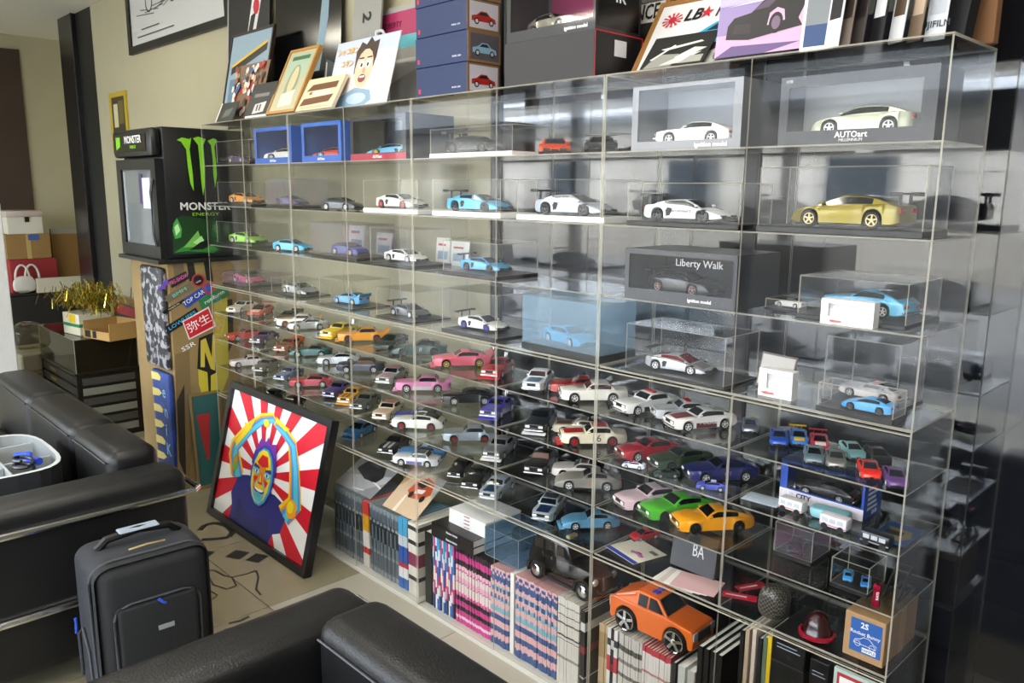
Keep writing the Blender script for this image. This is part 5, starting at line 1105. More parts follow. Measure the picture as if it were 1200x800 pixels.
def van(label, uL, uR, y0, z, hpx, col, trim):
    x0, x1 = xcol(uL, y0, z + .02), xcol(uR, y0, z + .02); w = x1 - x0; t = empty('toy_van', (x0, y0, z), R(-2), label, 'toy van'); hh = hpx
    MB().rbox(0, w, 0, .03, .006, hh, .003, seg=2).build('body', mat(col, .3, coat=.4), t)
    for k in range(3): MB().box(w * (.1 + .28 * k), w * (.32 + .28 * k), -.0006, 0, hh * .55, hh * .85).build('side_window', mat('b8bcc4', .2), t)
    MB().box(0, w, -.0005, 0, hh * .3, hh * .36).build('side_stripe', mat(trim, .4), t)
    for k in (.2, .8):
        for y in (.001, .029):
            o = MB().lathe([(.0005, -.003), (.007, -.003), (.007, .003), (.0005, .003)], 12, axis='y').build('wheel', RUB, t); o.location = (w * k, y, .0072)
van('white toy van with red stripe beside the flat blister pack', 912, 940, .055, zb_, .032, 'e0dcdc', 'c03038')
van('white toy camper with rosy stripe beside the wrapped block', 960, 992, .03, zb_, .032, 'd8d4dc', 'b04060')
van('black toy van with pale windows', 1008, 1042, .012, zb_, .03, '202226', 'a0a4a8')
t = empty('toy_card', (.8245 - .088, .06, zb_), 0, 'blue toy backing card lying on the corner of its shelf', 'card')
MB().box(0, .075, 0, .12, 0, .0015).build('card', mat('2c4c80', .5), t); MB().prism([(.0, .03), (.055, .02), (.07, .05), (.06, .085), (.01, .09), (.02, .06)], .0016, .0022, plane='xy').build('printed_badge', mat('8a7c54', .5), t)
MB().box(.012, .05, .045, .07, .0022, .0026).build('badge_centre', mat('2a2a2c', .5), t)
# clear blister packs near the middle of tier b
t = empty('blister_pack', (xcol(868, .05, zb_), .05, zb_), R(6), 'flat clear blister pack lying beside the dark blue coupe', 'package')
MB().box(0, .09, 0, .06, 0, .001).build('card', mat('b8c4d0', .4), t); shell(MB(), .07, .045, .016, .0008).build('blister', [G_FILM, G_FILM], t).location = (.01, .008, .0012)
bcar('blue and black toy buggy with yellow wheels beside the blue and white carton', 'wagon', 'b', 890, 914, .15, -62, '2450b0', z=zb_, Lfix=None, rim='e0b020', small=True)
# tier c of the end cabinet
def cube_case(label, tier, u0, u1, y0, y1, h, bc='121212', g=None):
    z = ZS[tier] + .0005; x0, x1 = xcol(u0, y0, z), xcol(u1, y0, z); t = empty('display_case', (x0, y0, z), 0, label, 'display case', 'clear model cases')
    MB().rbox(0, x1 - x0, 0, y1 - y0, 0, .01, .001, seg=1).build('base', mat(bc, .3), t); c = shell(MB(), x1 - x0, y1 - y0, h, .002).build('cover', [g or G_CASE, G_CEDGE], t); c.location.z = .0102
    global BOXIN; BOXIN = (x0 + .003, x1 - .003, y0 + .003, y1 - .003); return z + .0108
zz = cube_case('small rainbow-sheen cube case over the black toy car', 'c', 906, 950, .1, .2, .075, g=G_IRID)
bcar('black toy sports car in the small cube case', 'coupe', 'c', 905, 935, .15, -70, '2a2a30', z=zz, Lfix=.08)
zz = cube_case('small clear case over two sky blue toy coupes', 'c', 972, 1016, .045, .14, .06)
BX = BOXIN; xm = (BX[0] + BX[1]) / 2
BOXIN = (BX[0], xm - .001, BX[2], BX[3]); bcar('sky blue toy coupe beside its twin, further from the red can', 'coupe', 'c', 972, 990, .09, -70, '3c98d8', z=zz, Lfix=.075)
BOXIN = (xm + .001, BX[1], BX[2], BX[3]); bcar('sky blue toy coupe beside its twin, close to the red can', 'coupe', 'c', 992, 1012, .09, -70, '2c80c8', z=zz, Lfix=.075)
t = empty('nut_can', Vector((xcol(1026, .03, zc_), .03, zc_)), R(35), 'metallic crimson wheel nut tube with white lettering', 'tube')
MB().lathe([(.0005, 0), (.0085, 0), (.0085, .012), (.0075, .013), (.0075, .04), (.0088, .041), (.0088, .046), (.006, .05), (.0005, .05)], 6).build('tube', mat('b01840', .2, .7), t); lettering('RAYS', .008, WHITE, t, face_y(0, -.0078, .026) @ Matrix.Rotation(R(90), 4, 'Z'))
t = empty('phone_stand', Vector((.775, .07, zc_)), 0, 'folding black wire stand in the corner of its shelf', 'stand')
for p0, p1 in (((0, 0, .004), (.0, .1, .004)), ((.0, .0, .004), (.0, .07, .06)), ((.03, 0, .004), (.03, .1, .004)), ((.03, 0, .004), (.03, .07, .06)), ((0, .07, .06), (.03, .07, .06)), ((0, .1, .004), (.03, .1, .004))): MB().tube([p0, p1], .0035, 6).build('strut', BLACK, t)
# lowest tier: bag, helmet-shaped cup, carton, papers
xq = xcol(905, .05, zd_)
soft('netted_pouch', 'black net patterned pouch beside the dark red hat', 'pouch', Vector((xq, .055, zd_)), .035, .032, .042, '141414', b=.75, rough=.2, amp=.06)
def netmat():
    m = bpy.data.materials.new('net'); m.use_nodes = True; nt = m.node_tree; b = nt.nodes['Principled BSDF']; b.inputs['Roughness'].default_value = .45; b.inputs['Coat Weight'].default_value = .15
    tc = nt.nodes.new('ShaderNodeTexCoord'); ck = nt.nodes.new('ShaderNodeTexChecker'); ck.inputs['Scale'].default_value = 180; ck.inputs[1].default_value = lin('0a0a0a'); ck.inputs[2].default_value = lin('5c584c')
    nt.links.new(tc.outputs['Object'], ck.inputs[0]); nt.links.new(ck.outputs[0], b.inputs['Base Color']); return m
bpy.data.objects['netted_pouch'].data.materials[0] = netmat()
xq = xcol(958, .06, zd_); t = empty('domed_hat', Vector((xq, .055, zd_)), 0, 'glossy dark red domed hat with rolled brim', 'hat')
MB().lathe([(.0005, .058), (.012, .056), (.022, .046), (.027, .03), (.031, .016), (.036, .008), (.037, .002), (.0005, .0)], 20).build('dome', mat('2c0a0e', .25, coat=.4), t)
MB().lathe([(.036, .001), (.041, .004), (.041, .01), (.036, .013), (.036, .001)], 20).build('brim', mat('8c0c24', .25, coat=.4), t)
soft('clear_wrap', 'crumpled clear film around the dark red hat', 'wrapping', Vector((xq + .012, .13, zd_)), .03, .03, .035, 'ffffff', b=.7, amp=.15, glassm=G_FILM)
xa, xb = xcol(988, .03, zd_ + .03), xcol(1035, .03, zd_ + .03); hc = .105
t = empty('cardboard_box', (xa, .03, zd_), 0, 'brown cardboard box with blue label reading SAMPLE', 'box'); wd = xb - xa
MB().rbox(0, wd, 0, .185, 0, hc, .0015, seg=1).build('carton', mat('a8845c', .7, noise=.06, scale=30), t)
MB().box(wd, wd + .0004, .085, .115, .0, hc).build('tape', mat('b89468', .3), t); MB().box(0, wd, .085, .115, hc, hc + .0004).build('tape', mat('b89468', .3), t)
MB().box(wd * .16, wd * .93, -.0007, 0, hc * .16, hc * .9).build('label', mat('2c5aa0', .5), t)
lettering('Rocket Bunny', hc * .11, mat('e8e8ec', .5), t, face_y(wd * .53, -.0012, hc * .6)); lettering('2S', hc * .17, mat('e8e8ec', .5), t, face_y(wd * .5, -.0012, hc * .78), bold=.0004)
MB().box(wd * .48, wd * .82, -.0012, -.0007, hc * .2, hc * .3).build('label_tag', WHITE, t); lettering('SAMPLE', hc * .08, mat('2c5aa0', .5), t, face_y(wd * .65, -.0016, hc * .25))
ol = MB()
for i in range(1): ol.tube([(wd * a, -.001, hc * b) for a, b in ((.26, .36), (.3, .44), (.42, .47), (.5, .53), (.64, .53), (.74, .45), (.82, .42), (.82, .35), (.26, .36))], .0007, 4)
for xw in (.36, .72): ol.tube([(wd * xw + hc * .06 * math.cos(R(30 * k)), -.001, hc * .36 + hc * .06 * math.sin(R(30 * k))) for k in range(13)], .0006, 4)
ol.build('car_outline', mat('d8dce8', .5), t)
# papers and the dark paper bag
t = empty('leaflet', Vector((xcol(712, .07, zd_), .06, zd_)), R(-14), 'cream leaflet with pink car picture and blue foot band', 'leaflet')
MB().box(0, .13, 0, .12, 0, .001).build('sheet', mat('dcd4c0', .6), t); MB().box(.0, .13, 0, .016, .001, .0014).build('printed_band', mat('2c3ca0', .5), t)
m = MB(); ms = []
for i, (c, Pq) in enumerate(carart(.085, .05, .055, 'd060b0')):
    k_ = mat(c, .4); ms.append(k_) if k_ not in ms else None; m.add([(a, b, .0015 + i * .0001) for a, b in Pq], [tuple(range(len(Pq)))], ms.index(k_))
m.build('car_print', ms, t); MB().box(.09, .12, .085, .1, .001, .0014).build('print_block', mat('6a665c', .5), t)
t, w, h = lean('paper_bag', 'charcoal paper bag with white outline letters', 'bag', zd_, 785, 836, 618, .1, .115, .045, '4a4a4e', hmax=.128)
lettering('BA', .05, mat('e0e0e0', .5), t, face_y(w * .6, -.001, h * .55), xs=.6)
for i, (u, v, rz, lab) in enumerate(((846, .085, 25, 'crimson price card lying flat'), (868, .14, 65, 'crimson price card standing askew'))):
    t = empty('price_card', Vector((xcol(u, v - .03, zd_), v - .03, zd_ + .0001)), R(rz), lab + ' near the charcoal bag', 'card'); MB().box(0, .085, 0, .03, 0, .0012).build('card', mat('b01830', .5), t); MB().box(.008, .06, .012, .018, .0012, .0015).build('printed_line', mat('e8d8d8', .5), t)
for i in range(4):
    o = MB().box(-.06, .06, -.045, .045, 0, .0012).build('paper_sheet', mat(['d8d4c8', 'c8b8b0', 'e0dcd4', 'd0a8a8'][i], .7)); o.location = (xcol(800 + 6 * i, .06, zd_), .05 + .002 * i, zd_ + .0015 * i); o.rotation_euler.z = R(4 + 3 * i)
    tag(o, ['lowest', 'second', 'third', 'topmost'][i] + ' loose sheet in the pile by the charcoal bag', 'paper', 'loose sheets')
# white leaflet stack and opened booklet on the fourth shelf
t = empty('booklet', Vector((xcol(880, .1, ZS['s4']), .12, ZS['s4'] + .0015)), R(-8), 'opened picture booklet behind the small white carton', 'booklet')
MB().box(0, .1, .0, .002, 0, .085, M=Matrix.Rotation(R(-15), 4, 'X')).build('cover', mat('5a4a48', .4), t); MB().box(.004, .096, -.001, 0, .006, .08, M=Matrix.Rotation(R(-15), 4, 'X')).build('cover_print', mat('b8b4b0', .5), t)
# cards standing behind models on the third shelf
for i, (u0, u1, v, c) in enumerate(((408, 426, 262, 'e4e2de'), (440, 458, 272, 'dcd8d0'), (510, 526, 278, 'e0dcd4'), (527, 548, 282, 'd8d8d4'))):
    t, w, h = lean('model_card', ['pale card behind the royal blue coupe', 'white card behind the plain white supercar', 'narrow white card between the cased supercars', 'white specification card behind light blue supercar'][i], 'card', ZS['s3'] + .0005, u0, u1, v, .222, .232, .002, c)
    art(t, w, h, [('8aa0b4', rect(.15, .2, .85, .5)), ('b04040', rect(.15, .7, .7, .78))])
# black cartons, discs and frames at the foot of the end cabinet
for i, (u0, u1, col, hh, lab) in enumerate(((788, 792, '2a2420', .262, 'dark brown spined book'), (795, 803, 'd0d4d0', .262, 'white spined album'), (806, 814, 'c0c0bc', .262, 'pale grey album'))):
    xa, xb = xcol(u0, YM, ZF + hh), xcol(u1, YM, ZF + hh); o = put('album', magmesh(mat(col, .4), xb - xa, hh), None, (xa, YM, ZF)); tag(o, lab + ' beside the white and red magazines', 'book')
for i in range(4):
    xa = xcol(818 + i * 7.5, YM, ZF + .34); o = put('black_album', magmesh(mat('0e0e10', .3), .014, .345), None, (xa, YM, ZF)); 
    tag(o, 'thin black album leaning in the row of four', 'book', 'thin black albums')
for i, (u, c) in enumerate(((868, '1a1a1c'), (874, 'b09c84'), (882, 'c8b8a8'), (889, '1e1e20'), (895, '5c6c58'), (900, 'd0b020'))):
    xa = xcol(u, YM, ZF + .44); o = put('disc_case', magmesh(mat(c, .3), .01, .44 + .008 * (i % 3), .15), None, (xa, YM, ZF)); tag(o, ['black', 'tan', 'rosy tan', 'charcoal', 'dull green', 'yellow'][i] + ' spined tall booklet beside the black cartons', 'booklet')
for i, (u0, u1, z0, hh, c, lab) in enumerate(((905, 944, 0, .4, '0d0d0e', 'black carton with two pale lines, lower one'), (905, 944, .401, .075, '0d0d0e', 'black carton with two pale lines, upper one'), (950, 972, 0, .37, '6c2c30', 'dull red carton under the black one'), (950, 972, .371, .075, '101012', 'black carton with pale script on the red carton'))):
    xa, xb = xcol(u0, .03, ZF + .45), xcol(u1, .03, ZF + .45); t = empty('small_carton', (xa, .03, ZF + z0), 0, lab, 'box'); MB().rbox(0, xb - xa, 0, .17, 0, hh, .0015, seg=1).build('carton', mat(c, .4), t)
    for k in range(2): MB().box((xb - xa) * .15, (xb - xa) * (.85 - .1 * k), -.0005, 0, hh * (.5 + .12 * k), hh * (.52 + .12 * k)).build('printed_line', mat('b8c0cc', .5), t)
t = empty('notice_frame', (.7, .03, ZF), 0, 'white notice with red striped border', 'notice')
MB().box(0, .11, 0, .01, 0, .45).build('board', mat('b8c8c0', .5), t); MB().box(.008, .102, -.001, 0, .02, .442).build('border', mat('b03038', .5), t); MB().box(.014, .096, -.0016, -.001, .028, .434).build('sheet', WHITE, t)
lettering('Welcome', .014, mat('202020', .5), t, face_y(.055, -.002, .41))
MB().rbox(0, .096, 0, .17, 0, .28, .002, seg=1).build('maroon_carton', mat('4a1c20', .5)); o = bpy.data.objects['maroon_carton']; o.location = (.7205, .06, ZF); tag(o, 'maroon carton at the open end of the lowest shelf', 'box')

# ================================================================== fridge and its counter
FX, FY0, FY1 = -2.6, -.14, .28; FZ0, FZ1 = 1.172, 1.80
t = empty('drinks_fridge', (FX, FY0, FZ0), 0, 'black drinks fridge with green claw mark standing on painted counter', 'fridge')
FW, FD, FH = .53, FY1 - FY0, FZ1 - FZ0
KB = mat('101012', .35); DKG = mat('1e1f22', .3)
MB().rbox(-FW, 0, 0, FD, 0, FH, .008, seg=2).build('cabinet', KB, t)
MB().rbox(-FW - .005, -.005, -.05, .0, FH - .14, FH - .005, .02, seg=2).build('sign_head', KB, t)
MB().box(-FW + .05, -.06, -.053, -.05, FH - .115, FH - .03).build('sign_panel', mat('060607', .15), t)
lettering('MONSTER', .05, mat('d8d8d8', .5), t, face_y(-FW * .42, -.056, FH - .058), 'sign_lettering', bold=.001); lettering('ENERGY', .022, mat('8ac830', .5), t, face_y(-FW * .42, -.056, FH - .092), 'sign_lettering')
for k in range(3): MB().box(-FW + .075 + .02 * k, -FW + .087 + .02 * k, -.056, -.053, FH - .1 + .006 * k, FH - .04).build('sign_claw', mat('7cc820', .5), t)
d = empty('door', (0, 0, 0)); d.parent = t
dd = MB().box(-FW, -FW + .06, -.04, -.0, .0, FH - .15).box(-.06, 0, -.04, 0, 0, FH - .15).box(-FW + .06, -.06, -.04, 0, 0, .06).box(-FW + .06, -.06, -.04, 0, FH - .2, FH - .15).build('door_frame', KB, t)
bpy.data.objects.remove(d)
MB().box(-FW + .06, -.06, -.03, -.024, .06, FH - .2).build('door_glass', mat('6a7074', .06, coat=.5), t)
MB().box(-FW + .07, -FW + .1, -.033, -.03, .07, FH - .21).build('glass_edge_strip', mat('b8c0c8', .2, .5), t)  # pale half-metallic strip along one edge of the door glass
MB().box(-.2, -.1, -.0335, -.03, .24, FH - .24).build('price_sheet', mat('c4c8d4', .6), t); MB().box(-.24, -.2, -.0335, -.03, .26, FH - .22).build('price_strip', mat('3c2c5c', .6), t)
MB().tube([(-.03, -.044, .06), (-.03, -.056, .12), (-.03, -.056, .32), (-.03, -.044, .38)], .007, 6).build('handle', DKG, t)
def onx(px, X, off=0): return [Vector((X + off, at_x(a, b, X).y, at_x(a, b, X).z)) for a, b in px]
def sticker(parent, px, X, col, off, name='sticker', rough=.4):
    P = onx(px, X, off); m = MB(); m.add(P, [tuple(range(len(P)))]); o = m.build(name, mat(col, rough), parent); o.location = -Vector(parent.location); return o
for P in ([(207, 164), (213, 161), (222, 163), (224, 161), (222, 175), (224, 190), (226, 205), (227, 224), (223, 215), (220, 195), (218, 175), (212, 166)], [(226, 162), (232, 160), (241, 163), (238, 170), (240, 195), (240, 215), (238, 229), (236, 215), (234, 190), (232, 170)], [(243, 165), (250, 162), (254, 164), (251, 172), (253, 190), (254, 205), (252, 220), (250, 205), (249, 185), (247, 170)]):
    sticker(t, P, FX, '86d024', .0012, 'claw_mark')
ya, yb = at_x(212, 242, FX).y, at_x(268, 242, FX).y
lettering('MONSTER', .052, mat('d8d8d4', .5), t, face_x(.0015, (ya + yb) / 2 - FY0, at_x(240, 242, FX).z - FZ0), bold=.001, xs=(yb - ya) / .225)
lettering('ENERGY', .022, mat('8cc430', .5), t, face_x(.0015, (ya + yb) / 2 - FY0, at_x(240, 251, FX).z - FZ0), xs=1.7)
for k, (c, P) in enumerate((('123a18', [(202, 262), (212, 252), (250, 258), (262, 288), (256, 296), (203, 298)]), ('2c8030', [(204, 296), (222, 284), (238, 280), (256, 292), (250, 296), (220, 294)]), ('68b048', [(215, 290), (232, 270), (236, 282), (244, 286), (230, 289)]), ('a8d890', [(226, 284), (236, 276), (240, 284), (232, 287)]), ('0c140e', [(222, 293), (234, 284), (246, 279), (248, 286), (238, 292)]), ('3c9a40', [(203, 262), (207, 255), (213, 268), (212, 278), (205, 280), (202, 270)]), ('b8e0a0', [(204, 266), (208, 262), (211, 270), (206, 276)]))):
    sticker(t, P, FX, c, .001 + .0003 * k, 'printed_scene')

cx = FX + .02
t = empty('painted_counter', (cx, FY0 - .02, 0), 0, 'plywood counter covered in graffiti and stickers under the fridge', 'counter'); CW, CDp, CH = .5, .46, 1.15
PLY = mat('8c7448', .7, noise=.35, scale=5)
MB().box(-CW, 0, 0, CDp, 0, CH).build('carcass', PLY, t)
MB().box(-CW - .03, .02, -.05, CDp, CH + .001, CH + .02).build('top_plate', mat('141414', .4), t)
def spray(c1, c2, sc, thr):
    m = bpy.data.materials.new('spray'); m.use_nodes = True; nt = m.node_tree; b = nt.nodes['Principled BSDF']; tc = nt.nodes.new('ShaderNodeTexCoord'); n = nt.nodes.new('ShaderNodeTexNoise'); n.inputs['Scale'].default_value = sc; n.inputs['Detail'].default_value = 6
    rp = nt.nodes.new('ShaderNodeValToRGB'); rp.color_ramp.elements[0].position = thr; rp.color_ramp.elements[0].color = lin(c1); rp.color_ramp.elements[1].position = thr + .06; rp.color_ramp.elements[1].color = lin(c2)
    nt.links.new(tc.outputs['Object'], n.inputs['Vector']); nt.links.new(n.outputs['Fac'], rp.inputs[0]); nt.links.new(rp.outputs[0], b.inputs['Base Color']); b.inputs['Roughness'].default_value = .5; return m
# skateboard-like boards on the front
for (x0, x1, z0, z1, mm, nm) in ((-.3, -.02, .62, 1.13, spray('2c2c30', '9a9aa0', 26, .5), 'deck_board'), (-.24, -.02, .03, .6, spray('1c3474', '20408c', 8, .5), 'deck_board')):
    MB().rbox(x0, x1, -.03, -.002, z0, z1, .012, seg=2).build(nm, mm, t)
for k in range(6):
    z = .12 + .085 * k; MB().prism([(-.235, z), (-.15 + .03 * (k % 2), z + .01), (-.11, z + .03), (-.15, z + .045), (-.235, z + .04)], -.0325, -.0305).build('yellow_drip', mat('d8c878', .5), t)
for k, ch in enumerate('eniKo'): lettering(ch, .09, mat('88b8e0', .5), t, face_y(-.08 + .012 * (k % 2), -.033, .5 - .1 * k), bold=.001)
for px, col in (([(202, 306), (214, 304), (218, 330), (206, 338)], '6c5c44'), ([(218, 304), (226, 303), (230, 326), (222, 330)], '1a1816'), ([(228, 304), (238, 302), (240, 320), (230, 324)], '8c7c48'), ([(238, 304), (246, 302), (250, 330), (242, 328)], '1c1a16'),
                ([(205, 415), (222, 410), (226, 520), (219, 590), (208, 560)], '7a6440'), ([(232, 428), (252, 420), (258, 470), (240, 474), (233, 450)], 'c4b430'), ([(250, 345), (266, 340), (268, 440), (256, 470), (252, 400)], 'b8a838'), ([(262, 352), (272, 350), (274, 400), (264, 420)], '20200f'), ([(233, 396), (253, 388), (254, 436), (247, 440), (247, 470), (245, 470), (243, 436), (231, 432)], '15130e'), ([(235, 399), (241, 396), (248, 418), (249, 392), (252, 391), (252, 434), (247, 432), (240, 412), (240, 430), (235, 430)], 'c8b43c'),
                ([(207, 470), (216, 450), (218, 560), (210, 540)], '2a2418'), ([(226, 470), (240, 476), (236, 520), (228, 500)], '9a8658')): sticker(t, px, cx, col, .0008 + .0002 * random.random(), 'paint_patch', .7)
def zq_(pts): return [(120 + a / 8, 300 + b / 8) for a, b in pts]
STK = [(zq_([(525, 300), (605, 205), (635, 245), (540, 335)]), '6c4cb8', None), (zq_([(610, 225), (780, 140), (820, 205), (650, 300)]), '28242c', ('FRS-SHOW', 'e060a0')), (zq_([(580, 380), (820, 240), (860, 300), (620, 440)]), '6a6250', ('BMM', '68c8a8')),
       (zq_([(730, 420), (930, 290), (970, 360), (790, 490)]), '24449c', ('TOP CAR', 'e8e8e8')), (zq_([(560, 520), (760, 400), (775, 425), (575, 545)]), '141414', ('MADE IN', 'e0e0e0')), (zq_([(590, 660), (870, 480), (910, 540), (610, 735)]), '161618', ('LOWLIFES', '48b4dc')),
       ([(232, 352), (265, 332), (269, 346), (236, 362)], '2c7c48', ('rotiform', 'ececec')), ([(213, 376), (244, 359), (253, 382), (221, 398)], 'e4e0dc', None), ([(214.5, 377), (243.4, 361), (251, 381), (222, 396)], 'c81c28', ('弥生', 'f0f0f0'))]
def text_on(parent, px, X, txt, col, off, k=.62):
    P = onx(px, X, off); a = (P[1] - P[0]); b = (P[3] - P[0]); w_, h_ = a.length, b.length; c = (P[0] + P[1] + P[2] + P[3]) / 4 - Vector(parent.location)
    ex = a.normalized(); ez = (P[0] - P[3]).normalized(); ez = (ez - ex * ez.dot(ex)).normalized(); en = ex.cross(ez)
    M = Matrix.Translation(c) @ Matrix((ex, ez, en)).transposed().to_4x4(); s_ = h_ * k
    lettering(txt, s_, mat(col, .5), parent, M, 'sticker_lettering', xs=min(1.6, w_ / (s_ * .62 * len(txt) if ord(txt[0]) < 999 else s_ * 1.05 * len(txt))))
for i, (px, col, tx) in enumerate(STK):
    sticker(t, px, cx, col, .0016 + .0004 * i)
    if tx: text_on(t, px, cx, tx[0], tx[1], .0026 + .0004 * i)
sticker(t, zq_(ell(895, 225, 62, 62, 12)), cx, 'b02c38', .0042); sticker(t, zq_(ell(895, 225, 48, 48, 12)), cx, '1c1c20', .0046); text_on(t, zq_([(845, 245), (940, 200), (948, 235), (853, 275)]), cx, 'USE', 'e8e8e8', .0052)
sticker(t, zq_(ell(990, 300, 48, 55, 12)), cx, 'c02840', .0044); sticker(t, zq_(ell(990, 300, 34, 40, 12)), cx, '3858a8', .0047)
text_on(t, [(209, 408), (231, 396), (232, 404), (210, 416)], cx, 'SSR', 'f4f4f4', .003, .9)
# teal framed funnel picture and papers low beside the counter
t = empty('teal_picture', (-2.53, -.11, .002), 0, 'small teal framed picture with red funnel shape leaning low beside counter', 'picture'); t.rotation_euler = (0, R(-5), 0)
MB().box(0, .012, 0, .16, 0, .49).build('board', mat('2c5c5c', .5), t)
for b in ((0, .012, 0, .49), (.148, .16, 0, .49), (.012, .148, 0, .012), (.012, .148, .478, .49)): MB().box(.012, .017, b[0], b[1], b[2], b[3]).build('frame_rail', mat('8a6c3c', .5), t)
m = MB(); m.add([(.0126, .03, .38), (.0126, .1, .38), (.0126, .095, .34), (.0126, .075, .14), (.0126, .062, .14), (.0126, .035, .34)], [(0, 1, 2, 3, 4, 5)]); m.build('funnel_print', mat('a82c2c', .5), t)

# ================================================================== wall pictures
def wallpic(name, label, x0, x1, z0, z1, face, frame=None, fw=.04, polys=()):
    t = empty(name, (x0, YW - .016, z0), 0, label, 'picture'); w, h = x1 - x0, z1 - z0
    MB().box(0, w, .004, .015, 0, h).build('picture_face', mat(face, .3), t)
    if frame:
        for b in ((0, w, 0, fw), (0, w, h - fw, h), (0, fw, fw, h - fw), (w - fw, w, fw, h - fw)): MB().box(b[0], b[1], -.008, .012, b[2], b[3]).build('frame_rail', mat(frame, .3), t)
    if polys: art(t, w, h, polys, y=.0035)
    return t
wallpic('framed_drawing', 'large black framed car design drawing hanging on cream wall', -4.2, -2.76, 2.34, 2.73, 'c4c4c4', '131313', .045,
        [('505050', [(.1 + .05 * i, .55 + .06 * (i % 2)), (.3 + .05 * i, .5 + .04 * i), (.3 + .05 * i, .515 + .04 * i), (.1 + .05 * i, .565 + .06 * (i % 2))]) for i in range(7)] + [('303030', ell(.25, .7, .04, .16)), ('c4c4c4', ell(.25, .7, .03, .13)), ('303030', ell(.5, .72, .04, .16)), ('c4c4c4', ell(.5, .72, .03, .13)), ('404040', [(.1, .22), (.5, .22), (.5, .24), (.1, .24)]), ('404040', [(.15, .32), (.35, .32), (.35, .34), (.15, .34)])])
wallpic('blue_poster', 'narrow sky blue poster with red and yellow shapes on cream wall', -4.64, -4.34, 1.24, 1.66, '4c88a8', None, polys=[('c03028', [(.3, .1), (.6, .05), (.85, .3), (.7, .45), (.35, .42)]), ('d8b428', [(.4, .2), (.62, .16), (.72, .32), (.45, .36)]), ('b83030', [(.25, .55), (.5, .55), (.45, .95), (.3, .85)]), ('d8b030', [(.5, .65), (.8, .7), (.75, .95), (.5, .9)])])
wallpic('yellow_poster', 'narrow yellow edged poster above the sky blue one', -4.68, -4.36, 1.76, 2.14, 'b8a02c', None, polys=[('3a3420', rect(.15, .3, .9, .92)), ('c8c0a0', rect(.25, .4, .5, .8)), ('6a5c34', rect(.55, .45, .85, .85)), ('e0d8b0', rect(.2, .06, .85, .2))])
# big framed painting leaning on the wall
t = empty('framed_painting', (-4.78, .12, .002), 0, 'wood framed painting of a yellow sports car leaning on the wall', 'picture'); a = math.atan2(.17, .74); t.rotation_euler.x = -a; w, h = 1.64, .76
for b in ((0, w, 0, .045), (0, w, h - .045, h), (0, .045, .045, h - .045), (w - .045, w, .045, h - .045)): MB().box(b[0], b[1], -.012, .014, b[2], b[3]).build('frame_rail', mat('7a5a28', .4), t)
MB().box(.045, w - .045, .002, .012, .045, h - .045).build('picture_face', mat('2c2e2e', .4), t)
art(t, w, h, [('9a1c40', rect(.0, .09, 1, .16)), ('9a1c30', rect(0, .84, 1, .92)), ('d8ac1c', [(.2, .3), (.22, .6), (.3, .75), (.6, .8), (.75, .7), (.8, .4), (.6, .2), (.4, .24)]), ('e8c838', [(.28, .5), (.34, .7), (.5, .74), (.46, .5)]), ('1c1a18', [(.3, .3), (.33, .5), (.42, .3)]), ('b0202c', ell(.53, .58, .02, .05)), ('7a5c14', [(.5, .3), (.56, .52), (.7, .5), (.68, .3)])], y=.0015)

# ================================================================== low smoked-glass cabinet with boxes
t = empty('glass_counter', (-4.5, -.3, 0), 0, 'low black disc rack carrying a smoked glass box', 'cabinet')
gw, gd = .76, .36
MB().box(0, gw, 0, gd, 0, .02).build('base', BLACK, t)
for x in (0, gw - .02): MB().box(x, x + .02, 0, gd, .02, .41).build('side_panel', BLACK, t)
for k in range(6): MB().rbox(.022, gw - .022, .004, gd, .03 + .062 * k, .082 + .062 * k, .003, seg=1).build('drawer', mat('1d1d1f', .35), t); MB().box(gw * .25, gw * .4, .002, .004, .05 + .062 * k, .066 + .062 * k).build('drawer_tag', mat('a8983c', .5), t)
for k in range(6): MB().box(gw, gw + .003, .03, gd - .03, .035 + .062 * k, .078 + .062 * k).build('disc_stack', mat(['707468', '3c3c38'][k % 2], .4), t)
MB().box(-.01, gw + .01, -.01, gd + .01, .411, .424).build('rack_top', mat('161616', .25), t)
o = shell(MB(), gw, gd, .2, .005).build('glass_box', [G_SMOKE, G_EDGE], t); o.location.z = .4245
t = empty('cardboard_tray', (-3.82, -.22, .626), R(14), 'open cardboard tray with black diagonal print on the glass box', 'box')
for b in ((0, .27, 0, .22, 0, .004), (0, .27, 0, .004, .004, .05), (0, .27, .216, .22, .004, .1), (0, .004, .004, .216, .004, .1), (.266, .27, .004, .216, .004, .1)): MB().box(*b).build('tray_side', mat('a8844c', .7), t)
MB().box(.02, .08, -.0006, 0, .006, .048).build('printed_stripe', mat('1c1814', .6), t); MB().box(.1, .14, -.0006, 0, .006, .048).build('printed_stripe', mat('1c1814', .6), t)
t = empty('product_box', (-4.06, -.26, .626), R(10), 'white and green product box with yellow print under gold tinsel', 'box')
MB().rbox(0, .2, 0, .2, 0, .13, .002, seg=1).build('carton', mat('d0cab4', .6), t); MB().box(0, .2, -.0008, 0, .05, .07).build('green_band', mat('2c7c50', .5), t); MB().box(.08, .16, -.0014, -.0008, .075, .125).build('yellow_print', mat('d8b820', .5), t); MB().box(.2, .2008, 0, .2, .05, .07).build('green_band', mat('2c7c50', .5), t)
mb = MB(); rt = random.Random(3)
